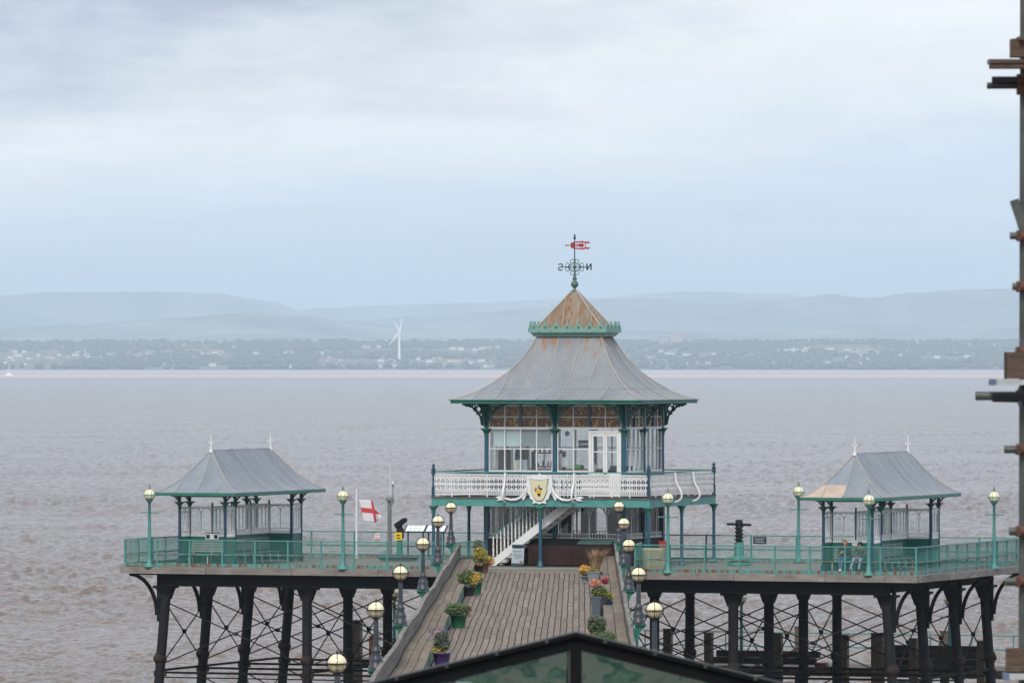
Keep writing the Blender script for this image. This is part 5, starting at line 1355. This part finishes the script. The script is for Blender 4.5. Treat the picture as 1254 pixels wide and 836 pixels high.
tb = item('shop_table', 'wooden table with white boxes behind the window beside the doors', 'table', 1.0, -1.4, [('table_top', M['wood'], MB().box(-.75, -.3, 1.12, .75, .3, 1.17)), ('leg', M['wood'], MB().box(-.72, -.27, 0, -.62, -.17, 1.12)), ('leg', M['wood'], MB().box(.62, -.27, 0, .72, -.17, 1.12))])
item('till', 'green topped till on the wooden shop table', 'till', .72, -1.5, [('till_body', M['rubber'], MB().box(-.2, -.15, 0, .2, .15, .16)), ('green_screen', mat('green_plastic', (.06, .42, .06), .4), MB().box(-.16, -.17, .05, .16, -.151, .2))], z=zf + 1.17)
item('white_box', 'white carton on the wooden shop table', 'box', 1.3, -1.4, [('carton', M['palewhite'], MB().box(-.2, -.15, 0, .2, .15, .17))], z=zf + 1.17)
item('white_bottle', 'white spray bottle behind the window beside the door frame', 'bottle', 1.62, -2.0, [('bottle_body', M['palewhite'], MB().lathe([(.06, 0), (.06, .25), (.03, .32), (.025, .4)], n=8))], z=zf + 1.05)
sg = thing('hanging_sign', 'small black hanging sign with white capitals in the window', 'sign', Lp(1.13, -1.9, 4.95), HEAD_RZ)
MB().box(-.25, -.012, 0, .25, .012, .30).build('sign_board', M['rubber'], sg)
cu = bpy.data.curves.new('lettering', 'FONT'); cu.body = 'COFFEE'; cu.size = .135; cu.align_x = 'CENTER'; cu.extrude = .003; cu.materials.append(M['palewhite'])
tmp = bpy.data.objects.new('lettering_curve', cu); C.objects.link(tmp); bpy.context.view_layer.update()
lm = bpy.data.meshes.new_from_object(tmp.evaluated_get(bpy.context.evaluated_depsgraph_get())); bpy.data.objects.remove(tmp)
lt = bpy.data.objects.new('lettering', lm); C.objects.link(lt); lt.parent = sg; lt.location = (0, -.018, .09); lt.rotation_euler = (R(90), 0, 0)
for x, lab in ((2.05, 'dark low chair behind the glass door by the door lock'), (2.75, 'dark tilted chair behind the door at the room corner')):
    item('low_chair', lab, 'chair', x, -.9, [('seat', M['lead'], MB().box(-.2, -.2, .7, .2, .2, .76)), ('backrest', M['lead'], MB().box(-.2, .16, .76, .2, .2, 1.3)), ('leg', M['lead'], MB().box(-.19, -.19, 0, -.15, .19, .7)), ('leg', M['lead'], MB().box(.15, -.19, 0, .19, .19, .7))])
item('pendant_globe', 'pale round pendant hanging near the middle column', 'lamp', .30, -1.7, [('cord', M['rubber'], MB().tube((0, 0, .1), (0, 0, 1.25), .008, n=4)), ('shade', M['bluegrey'], MB().ball((0, 0, 0), .11, 10, 7))], z=5.52)
# ------------------------------------------------------------------ planters
def leaves(mb, c, rx, rz, n, s, flat=.6):
    for _ in range(n):
        d = Vector((random.gauss(0, 1), random.gauss(0, 1), random.gauss(0, 1))).normalized() * random.uniform(.55, 1.05)
        p = Vector((c[0] + d.x * rx, c[1] + d.y * rx, c[2] + d.z * rz))
        a = Vector((random.gauss(0, 1), random.gauss(0, 1), random.gauss(0, .8))).normalized(); e = a.orthogonal().normalized(); q = s * random.uniform(.6, 1.3)
        mb.add([p - e * q * .5, p + a * q, p + e * q * .5, p - a * q * .7], [(0, 1, 2, 3)])
    return mb
def planter(name, label, px, py, r, h, pm, plants, square=False, ribs=False):
    x, y, z = G(px, py); t = thing(name, label, 'planter', (x, y, D), random.uniform(-.3, .3), 'planters along the walkway')
    b = MB()
    n = 6 if square == 6 else 4 if square else 14
    k = 1.15 if square else 1
    b.lathe([(r * .74 * k, 0), (r * .97 * k, h * .9), (r * 1.06 * k, h * .9), (r * 1.06 * k, h), (r * .94 * k, h), (r * .9 * k, h * .86)], n=n, smooth=not square)
    if ribs:
        for q in range(3): b.lathe([(r * (.80 + .07 * q) + .012, h * (.25 + .2 * q)), (r * (.82 + .07 * q) + .02, h * (.28 + .2 * q)), (r * (.84 + .07 * q), h * (.33 + .2 * q))], n=14)
    b.build('pot', pm, t); MB().lathe([(r * .9, h * .84), (.01, h * .86)], n=n).build('soil', M['rubber'], t)
    for (nm, mt, cx, cy, cz, rx, rz, cnt, s) in plants: leaves(MB(), (cx, cy, h + cz), rx, rz, cnt, s).build(nm, mt, t)
    return t
Lf = 'foliage'; Fl = 'flowers'
planter('planter', 'terracotta pot with yellow and golden flowers near the stair foot', 592, 700.5, .24, .42, M['potterra'], [(Lf, M['leaf'], 0, 0, .1, .24, .2, 220, .06), (Fl, M['leafyellow'], .12, 0, .12, .26, .14, 200, .05), (Fl, M['leaforange'], .34, -.02, .02, .14, .16, 120, .05)])
planter('planter', 'small black pot with yellow blooms beside the terracotta pot', 586, 702, .22, .34, M['potblack'], [(Lf, M['leafgrey'], 0, .1, .75, .22, .30, 260, .06), (Lf, M['leaf'], 0, .1, .25, .22, .30, 160, .06), (Fl, M['leafyellow'], .06, 0, .48, .27, .25, 520, .055), (Fl, M['leaforange'], 0, 0, .05, .2, .05, 70, .04)])
planter('planter', 'wide black pot with a mixed green and golden bush', 573.5, 729, .27, .34, M['potblack'], [(Lf, M['leaf'], -.1, 0, .34, .32, .28, 520, .06), (Lf, M['leafyellow'], .1, 0, .24, .26, .2, 300, .05), (Fl, M['leaforange'], .25, 0, .25, .2, .18, 150, .045)])
planter('planter', 'green pot with yellow and red flowers behind the wide black pot', 583.5, 727, .22, .45, M['potgreen'], [(Lf, M['leaf'], 0, 0, .16, .24, .2, 240, .055), (Fl, M['leafyellow'], 0, 0, .22, .25, .18, 260, .05), (Fl, M['flagred'], -.1, -.1, .28, .14, .08, 40, .04)])
planter('planter', 'bright green pot with a rounded green bush alone against the bench', 561.5, 768, .27, .42, M['potgreen'], [(Lf, M['leaf'], -.04, 0, .16, .42, .20, 700, .06), (Lf, M['leafgrey'], -.1, 0, .22, .3, .14, 200, .05), (Fl, M['crimson'], .34, 0, .2, .07, .08, 40, .04), ('trailing_flowers', M['peach'], .34, 0, -.02, .06, .14, 40, .04)])
planter('planter', 'purple pot of lavender nearest the dark canopy', 541, 814, .26, .36, M['potpurple'], [(Lf, M['leafgrey'], 0, 0, .28, .24, .30, 420, .06), (Lf, M['leafyellow'], -.05, 0, .06, .26, .10, 160, .05), (Fl, M['purple'], -.12, 0, .60, .34, .12, 90, .04)])
planter('planter', 'pale grey hexagonal pot of tall dry grass beside the counter', 728.5, 715, .27, .50, M['potgrey'], [(Fl, M['leafyellow'], -.05, 0, .05, .28, .07, 160, .05)], square=6)
x, y, z = G(728.5, 715); tp = [o for o in bpy.data.objects if o.parent is None and o.get('label') == 'pale grey hexagonal pot of tall dry grass beside the counter'][0]
gb = MB()
for k in range(420):
    a = random.uniform(0, 6.28); r0 = random.uniform(0, .15); l = random.uniform(.5, 1.0); lean = random.uniform(.1, .55)
    p0 = Vector((r0 * math.cos(a), r0 * math.sin(a), .46)); p1 = p0 + Vector((math.cos(a) * lean * .4 * l + .06, math.sin(a) * lean * .4 * l, l * .62)); p2 = p0 + Vector((math.cos(a) * lean * l + .16 * l, math.sin(a) * lean * l, l * .95))
    e = Vector((-math.sin(a), math.cos(a), 0)) * .012
    gb.add([p0 - e, p0 + e, p1 + e * .9, p1 - e * .9, p2], [(0, 1, 2, 3), (3, 2, 4)])
gb.build('dry_grass', M['straw'], tp)
planter('planter', 'low pot of orange and yellow flowers next to the dry grass', 716.5, 712, .17, .22, M['potgrey'], [(Lf, M['leaf'], 0, 0, .14, .2, .16, 160, .05), (Fl, M['leaforange'], 0, 0, .24, .25, .2, 420, .05)])
planter('planter', 'tall slate grey pot with peach and crimson dahlias', 733, 755, .25, .70, M['potslate'], [(Lf, M['leaf'], 0, 0, .16, .27, .18, 300, .06), (Lf, M['leafyellow'], 0, 0, .1, .25, .1, 120, .05), (Fl, M['peach'], -.12, -.05, .44, .20, .14, 190, .055), (Fl, M['crimson'], .22, -.05, .52, .12, .11, 140, .06)], square=True)
planter('planter', 'blue pot with yellow green leaves behind the slate pot', 743, 754.5, .18, .52, M['potblue'], [(Lf, M['leafyellow'], 0, 0, .16, .22, .2, 260, .05), (Lf, M['leaf'], 0, 0, .12, .2, .16, 160, .05)], square=True)
planter('planter', 'ribbed grey pot with a clipped green mound', 738, 804.5, .31, .40, M['potgrey'], [(Lf, M['leaf'], .02, 0, .18, .38, .18, 760, .055), (Lf, M['leafyellow'], -.1, 0, .16, .3, .1, 120, .045)], ribs=True)
planter('planter', 'round green shrub standing behind the ribbed grey pot', 730.5, 796, .2, .34, M['potgrey'], [(Lf, M['leafgrey'], 0, 0, .44, .30, .30, 520, .055), (Lf, M['leaf'], 0, 0, .42, .26, .26, 300, .055), (Fl, M['leafyellow'], -.2, -.1, .08, .14, .12, 90, .045)])
# ------------------------------------------------------------------ the seated couple
def person(label, loc, rz, J, bones, region_mats, mats, head, hair, hands, facing):
    t = thing('person', label, 'person', loc, rz)
    names = list(J); me = bpy.data.meshes.new('body'); me.from_pydata([J[n][0] for n in names], [(names.index(a), names.index(b)) for a, b, _ in bones], [])
    o = bpy.data.objects.new('body_cage', me); C.objects.link(o)
    o.modifiers.new('skin', 'SKIN'); sb = o.modifiers.new('sub', 'SUBSURF'); sb.levels = 2; sb.render_levels = 2
    for i, n in enumerate(names):
        r = J[n][1]; v = me.skin_vertices[0].data[i]; v.radius = (r, r) if not isinstance(r, tuple) else r; v.use_root = (i == 0)
    bpy.context.view_layer.update()
    dg = bpy.context.evaluated_depsgraph_get(); new = bpy.data.meshes.new_from_object(o.evaluated_get(dg)); new.name = 'body'
    bpy.data.objects.remove(o)
    new.materials.clear()
    for m in mats: new.materials.append(m)
    seg = [(Vector(J[a][0]), Vector(J[b][0]), m) for a, b, m in bones]
    for p in new.polygons:
        c = p.center; best = 0; bd = 9
        for a, b, m in seg:
            d = b - a; u = max(0, min(1, (c - a).dot(d) / d.length_squared)); l = (c - (a + d * u)).length
            if l < bd: bd = l; best = m
        p.material_index = best; p.use_smooth = True
    ob = put(new, 'body', t)
    hc = Vector(head[0]); f = Vector(facing).normalized(); sd = f.cross(Vector((0, 0, 1))).normalized(); up = sd.cross(f)
    fm = MB()
    for s in (-1, 1): fm.ball(hc + f * .092 + sd * s * .034 + up * .012, .011, 6, 4)
    fm.build('eye', M['rubber'], t)
    MB().add([hc + f * .088 + up * .02, hc + f * .125 - up * .028, hc + f * .09 + sd * .018 - up * .032, hc + f * .09 - sd * .018 - up * .032], [(0, 1, 2), (0, 3, 1), (1, 3, 2)], True).build('nose', M['skin'], t)
    MB().beam(hc + f * .092 - up * .056 - sd * .024, hc + f * .092 - up * .056 + sd * .024, .008, .012).build('mouth', M['crimson'], t)
    e = MB()
    for s in (-1, 1): e.ball(hc + sd * s * .088 - f * .005 - up * .01, .022, 6, 5, 1.4)
    e.build('ear', M['skin'], t)
    hm_, hlong = hair; hb = MB(); n, m = 14, 9
    vs = []
    for i in range(m + 1):
        for j in range(n):
            a = 2 * math.pi * j / n; ph = math.pi * (.0 + (.62 if not hlong else .60) * i / m)
            d = sd * math.sin(ph) * math.cos(a) + f * math.sin(ph) * math.sin(a) + up * math.cos(ph)
            front = d.dot(f)
            r = .122 * (1 + .05 * noise.noise(d * 9))
            if front > .35 and ph > .95: r = .075
            if hlong and i == m and front < .4: p = hc + d * r * 1.05 - up * .11
            else: p = hc + d * r * (1.06 if abs(d.dot(up)) > .6 else 1)
            vs.append(p)
    fs = [(i * n + j, i * n + (j + 1) % n, (i + 1) * n + (j + 1) % n, (i + 1) * n + j) for i in range(m) for j in range(n)] + [tuple(range(n))]
    hb.add(vs, fs, True); hb.build('hair', hm_, t)
    for (w, d, out) in hands:           # wrist, direction of the fingers, side of the thumb
        w = Vector(w); d = Vector(d).normalized(); o_ = Vector(out).normalized(); nn = d.cross(o_).normalized()
        h = MB(); h.tube(w, w + d * .08, .026, .036, 8)
        for k in range(4):
            b0 = w + d * .075 + o_ * (.027 - .018 * k); l = (.062, .075, .07, .055)[k]
            h.path([b0, b0 + d * l * .5, b0 + d * l * .85 + nn * -.02, b0 + d * l * .95 + nn * -.045], [.0095, .009, .0085, .007], 6)
        h.path([w + d * .02 + o_ * .025, w + d * .05 + o_ * .055, w + d * .085 + o_ * .058], [.012, .011, .008], 6)
        h.build('hand', M['skin'], t)
    return t
bench_o = W(RU, RV - 3.12)
def JW(x0, lean, hz):
    return {
        'pelvis': ((x0, -.24, .57), (.16, .14)), 'waist': ((x0, -.22 - lean * .3, .74), (.145, .12)), 'chest': ((x0, -.24 - lean * .7, .96), (.175, .125)), 'neck': ((x0, -.26 - lean, hz - .17), .055), 'chin': ((x0, -.285 - lean, hz - .05), (.075, .085)), 'crown': ((x0, -.275 - lean, hz + .045), (.085, .098)),
        'shl': ((x0 - .18, -.24 - lean * .8, .99), .07), 'shr': ((x0 + .18, -.24 - lean * .8, .99), .07),
        'hipl': ((x0 - .1, -.30, .55), .095), 'hipr': ((x0 + .1, -.30, .55), .095)}
BN = [('pelvis', 'waist', 1), ('waist', 'chest', 1), ('chest', 'neck', 1), ('neck', 'chin', 0), ('chin', 'crown', 0), ('chest', 'shl', 1), ('chest', 'shr', 1), ('pelvis', 'hipl', 2), ('pelvis', 'hipr', 2)]
# woman: arms folded, ankles crossed
J = JW(-.36, .03, 1.22)
J.update({'ell': ((-.62, -.30, .80), .05), 'wrl': ((-.36, -.48, .78), .036), 'elr': ((-.10, -.30, .80), .05), 'wrr': ((-.36, -.52, .82), .036),
          'knl': ((-.47, -.72, .52), .066), 'knr': ((-.32, -.74, .53), .066), 'anl': ((-.40, -.80, .12), .045), 'anr': ((-.34, -.86, .12), .045), 'tol': ((-.40, -.97, .05), .04), 'tor': ((-.36, -1.03, .06), .04)})
person('seated woman with long fair hair, black top and folded arms', bench_o, HEAD_RZ, J,
       BN + [('shl', 'ell', 1), ('ell', 'wrl', 1), ('shr', 'elr', 1), ('elr', 'wrr', 1), ('hipl', 'knl', 2), ('hipr', 'knr', 2), ('knl', 'anl', 2), ('knr', 'anr', 2), ('anl', 'tol', 3), ('anr', 'tor', 3)],
       None, [M['skin'], M['jacket'], M['jean'], M['shoe']], ((-.36, -.31, 1.20),), (M['hairblond'], True), [((-.36, -.48, .78), (1, .25, .1), (0, 0, 1)), ((-.36, -.52, .82), (-1, .2, -.1), (0, 0, 1))], (-.1, -1, -.05))
# man: leaning forward, head bowed, forearms on the knees
J = JW(.34, .16, 1.15)
J.update({'ell': ((.10, -.50, .72), .055), 'wrl': ((.24, -.74, .64), .038), 'elr': ((.58, -.48, .72), .055), 'wrr': ((.40, -.74, .64), .038),
          'knl': ((.16, -.76, .56), .072), 'knr': ((.46, -.76, .56), .072), 'anl': ((.06, -.86, .12), .05), 'anr': ((.40, -.80, .12), .05), 'tol': ((.02, -1.04, .05), .043), 'tor': ((.38, -.98, .05), .043)})
person('seated dark haired man in an olive jacket and pale jeans, head bowed', bench_o, HEAD_RZ, J,
       BN + [('shl', 'ell', 1), ('ell', 'wrl', 1), ('shr', 'elr', 1), ('elr', 'wrr', 1), ('hipl', 'knl', 2), ('hipr', 'knr', 2), ('knl', 'anl', 2), ('knr', 'anr', 2), ('anl', 'tol', 3), ('anr', 'tor', 3)],
       None, [M['skin'], M['olive'], M['jeanlight'], M['brownshoe']], ((.34, -.44, 1.13),), (M['hairdark'], False), [((.24, -.74, .64), (.5, -.7, -.2), (.6, .5, .3)), ((.40, -.74, .64), (-.5, -.7, -.2), (-.6, .5, .3))], (0, -1, -.45))
wb_ = thing('notice_box', 'white notice box behind the seated couple on the screen', 'sign', W(RU - .02, RV - 3.12, 1.07), HEAD_RZ)
MB().box(-.12, -.02, 0, .12, .02, .22).build('plate', M['palewhite'], wb_); MB().box(-.07, -.024, .05, -.03, -.021, .16).box(.03, -.024, .05, .07, -.021, .16).build('notice_print', M['bluegrey'], wb_)
wb_ = thing('notice_box', 'white notice box with two dark squares over the empty bench', 'sign', W(LU + .02, LV - 3.13, 1.08), HEAD_RZ)
MB().box(-.30, -.02, 0, .30, .02, .24).build('plate', M['palewhite'], wb_); MB().box(-.26, -.026, .03, -.10, -.021, .19).box(.10, -.026, .03, .26, -.021, .19).build('dark_square', M['rubber'], wb_); MB().box(-.32, -.03, .241, .32, .03, .265).build('cover', M['darkwood'], wb_)
# ------------------------------------------------------------------ the landing stage behind the columns
ls = thing('landing_stage', 'low timber landing stage seen through the pier columns', 'landing stage', (OX, OY, D), HEAD_RZ)
def lu(px, v): return u_at(px, v)
zd = -4.55
MB().box(lu(425, 18), 17.4, zd - .35, lu(548, 18), 22, zd).box(lu(790, 18), 17.4, zd - .35, 3.2, 22, zd).build('stage_deck', M['pile'], ls)
for px, top, v in ((438, -2.84, 17.2), (818, -3.0, 17.0), (868, -3.15, 17.2), (953, -3.12, 17.0), (979, -3.0, 21.5), (1034, -3.15, 17.2), (1075, -3.05, 17.0), (1119, -3.25, 17.0), (1157, -3.1, 21.5), (1202, -3.3, 17.0)):
    u = lu(px, v); w = .17 if px != 1075 else .26
    MB().box(u - w, v - .15, -10.5, u + w, v + .15, top).box(u - w - .02, v - .17, top + .002, u + w + .02, v + .17, top + .05).build('mooring_pile', M['pile'], ls)
for pa, pb, n, z0 in ((870, 1004, 2, -4.42), (1077, 1200, 4, -4.66)):
    for i in range(n): MB().box(lu(pa, 17) + random.uniform(0, .3), 17.18 + random.uniform(0, .1), z0 + i * .29, lu(pb, 17) - random.uniform(0, .3), 17.5, z0 + i * .29 + .275).build('fender_beam', M['oldwood'], ls)
rb = [(lu(430, 21.8), lu(545, 21.8)), (lu(790, 21.8), 3.0)]
for a, b in rb:
    for z in (-3.25, -3.85): MB().tube((a, 21.8, z), (b, 21.8, z), .028, n=6).build('stage_rail', M['teal'], ls)
    n = round((b - a) / 1.9)
    for i in range(n + 1): MB().tube((a + (b - a) * i / n, 21.8, zd), (a + (b - a) * i / n, 21.8, -3.2), .032, n=6).build('stage_post', M['teal'], ls)
MB().box(lu(1005, 18), 17.2, zd, lu(1018, 18), 17.6, zd + .22).build('red_fender', M['redbrown'], ls)
MB().box(lu(452, 18), 18, zd, lu(460, 18), 18.3, zd + 1.05).tube((lu(449, 18), 18.1, zd + .85), (lu(466, 18), 18.1, zd + .95), .06, n=6).build('orange_bollard', M['orange'], ls)
for px in (483, 908, 1163):
    v = 17.8; head_lamp('teal globe lamp down on the landing stage ' + {483: 'behind the column nearest the walkway bench', 908: 'beside the middle front column', 1163: 'between the raked columns'}[px], (*W(lu(px, v), v)[:2], D + zd + .0), 2.95)
# ------------------------------------------------------------------ the glazed canopy in the foreground
YC = 33.0
ax, _, az = P(705, 778, YC); sl = math.tan(R(13.9)); wl = 2.3
cn = thing('glazed_canopy', 'black framed glazed gable end in the near foreground', 'canopy', (ax, YC, az), 0)
th = .062
for s in (-1, 1):
    MB().prism([(0, 0), (s * wl, -s * s * wl * sl), (s * wl, -wl * sl - th), (0, -th)][::(1 if s > 0 else -1)], -.10, .02).build('rake_bar', M['canopy'], cn)
    MB().prism([(0, .002), (s * wl, -wl * sl + .002), (s * wl, -wl * sl + .022), (0, .022)][::(-1 if s > 0 else 1)], -.13, .04).build('capping', M['canopy'], cn)
    MB().prism([(s * .032, -.058), (s * wl, -wl * sl - .058), (s * wl, -2.6), (s * .032, -2.6)][::(1 if s > 0 else -1)], -.042, -.030).build('glass_pane', M['canopyglass'], cn)
for s in (-1, 1):
    MB().prism([(s * .033, -.0625), (s * wl, -wl * sl - .0625), (s * wl, -wl * sl - .072), (s * .033, -.072)][::(1 if s > 0 else -1)], -.058, -.043).build('glazing_bead', M['canopybead'], cn)
    for k in range(9):
        x_ = s * (.14 + k * .24); MB().tube((x_, -.13, -abs(x_) * sl + .012), (x_, -.137, -abs(x_) * sl + .012), .008, n=6).build('cap_screw', M['steel'], cn)
MB().box(-.030, -.105, -2.6, .030, 0, -.03).build('mullion', M['canopy'], cn)
for s in (-1, 1): MB().box(s * wl - .04, -.10, -2.6, s * wl + .04, .0, -wl * sl - .08).build('corner_post', M['canopy'], cn)
MB().box(-wl, -.12, -2.75, wl, .02, -2.6).build('sill', M['canopy'], cn)
MB().box(-wl - .1, -.3, -4.4, wl + .1, .3, -2.76).build('base_wall', M['concrete'], cn)
# ------------------------------------------------------------------ scaffolding at the picture edge
YS = 45.0; px_m = F / YS
scf = thing('scaffolding', 'grey scaffold pole with stub tubes and planks close to the viewer', 'scaffolding', (P(1251, 400, YS)[0], YS, D + 4.5), 0)
def sz_(py): return ZC - (py - HY) * YS / F - D - 4.5
def sx_(px): return (px - 627) * YS / F - scf.location.x
MB().tube((sx_(1251.0), 0, 0), (sx_(1254.0), 0, sz_(-60)), .026, n=12).build('upright_tube', M['steel'], scf)
def stub(px, py, r, mt, dy=-.055, dx=1.0, dpy=0): MB().tube((sx_(px), dy, sz_(py)), (sx_(px) + dx, dy + .0, sz_(py + dpy)), r, n=12).build('tube', mt, scf)
for px, py, r, mt in ((1214, 98.5, .024, 'tubeblack'), (1208, 105.5, .022, 'tubeblack'), (1236, 289, .024, 'steel'), (1239, 351, .024, 'steel'), (1242, 431, .024, 'steel'), (1193.5, 484.5, .030, 'steel'), (1229, 550, .026, 'steel'), (1235, 650, .028, 'steel'), (1230, 711.5, .028, 'steel')):
    stub(px, py, r, M[mt], -.055 if px != 1193.5 else -.075)
MB().tube((sx_(1214), -.075, sz_(486)), (sx_(1260), -.075, sz_(487)), .033, n=12).build('sleeve', M['tubeblack'], scf)
def brd(px, y0, y1, mt, d0=-.3, d1=-.09, px1=1300): return MB().box(sx_(px), d0, sz_(y1), sx_(px1), d1, sz_(y0)).build('scaffold_board', mt, scf)
brd(1208, 75, 80, M['sboard']); brd(1210, 80.5, 85.5, M['sboard'], -.29, -.09); MB().box(sx_(1207.6), -.302, sz_(80.2), sx_(1210), -.088, sz_(74.8)).build('end_band', M['steel'], scf); brd(1235, 50, 72, M['sboard'], -.28, -.1); brd(1243, 47.5, 52, M['sboard'], -.33, -.08)
brd(1229, 431, 463.5, M['sboard'], -.14, -.095); brd(1228.2, 430.5, 464, M['oldwood'], -.143, -.092, 1231); brd(1216, 464.5, 471, M['boardpale'], -.3, -.1); MB().box(sx_(1209.5), -.305, sz_(471.5), sx_(1216), -.095, sz_(464)).build('end_band', M['bandblue'], scf)
brd(1230, 792, 820, M['sboard'], -.14, -.095); brd(1232, 823, 829, M['boardpale'], -.3, -.1); MB().box(sx_(1226), -.305, sz_(830), sx_(1232), -.095, sz_(822)).build('end_band', M['bandblue'], scf)
MB().beam((sx_(1241), -.06, sz_(245)), (sx_(1253), -.06, sz_(282)), .06, .03).build('brace_tube', M['steel'], scf)
for py in (98, 110, 289, 351, 431, 484, 550, 650, 711):
    zc = sz_(py); xc = sx_(1251.0) + (sx_(1254.0) - sx_(1251.0)) * (zc / sz_(-60))
    b = MB().lathe([(.029, -.035), (.036, -.03), (.036, .03), (.029, .035)], (xc, 0, zc), 12)
    b.tube((xc - .05, -.055, zc), (xc + .01, -.055, zc), .037, n=12).box(xc - .045, -.04, zc - .03, xc - .02, .01, zc + .03)
    for q in (-1, 1): b.tube((xc - .034, -.03, zc + q * .018), (xc - .034, -.085, zc + q * .018), .008, n=6).tube((xc - .034, -.085, zc + q * .018), (xc - .034, -.097, zc + q * .018), .014, n=6)
    b.build('coupler', M['clamp'], scf)
MB().box(sx_(1246), -.1, sz_(497), sx_(1250), -.03, sz_(474)).build('blue_clip', M['bandblue'], scf)
for yy in (0.0,):
    MB().box(sx_(1251) - .08, -.08, -.02, sx_(1251) + .08, .08, .01).build('base_plate', M['steel'], scf)
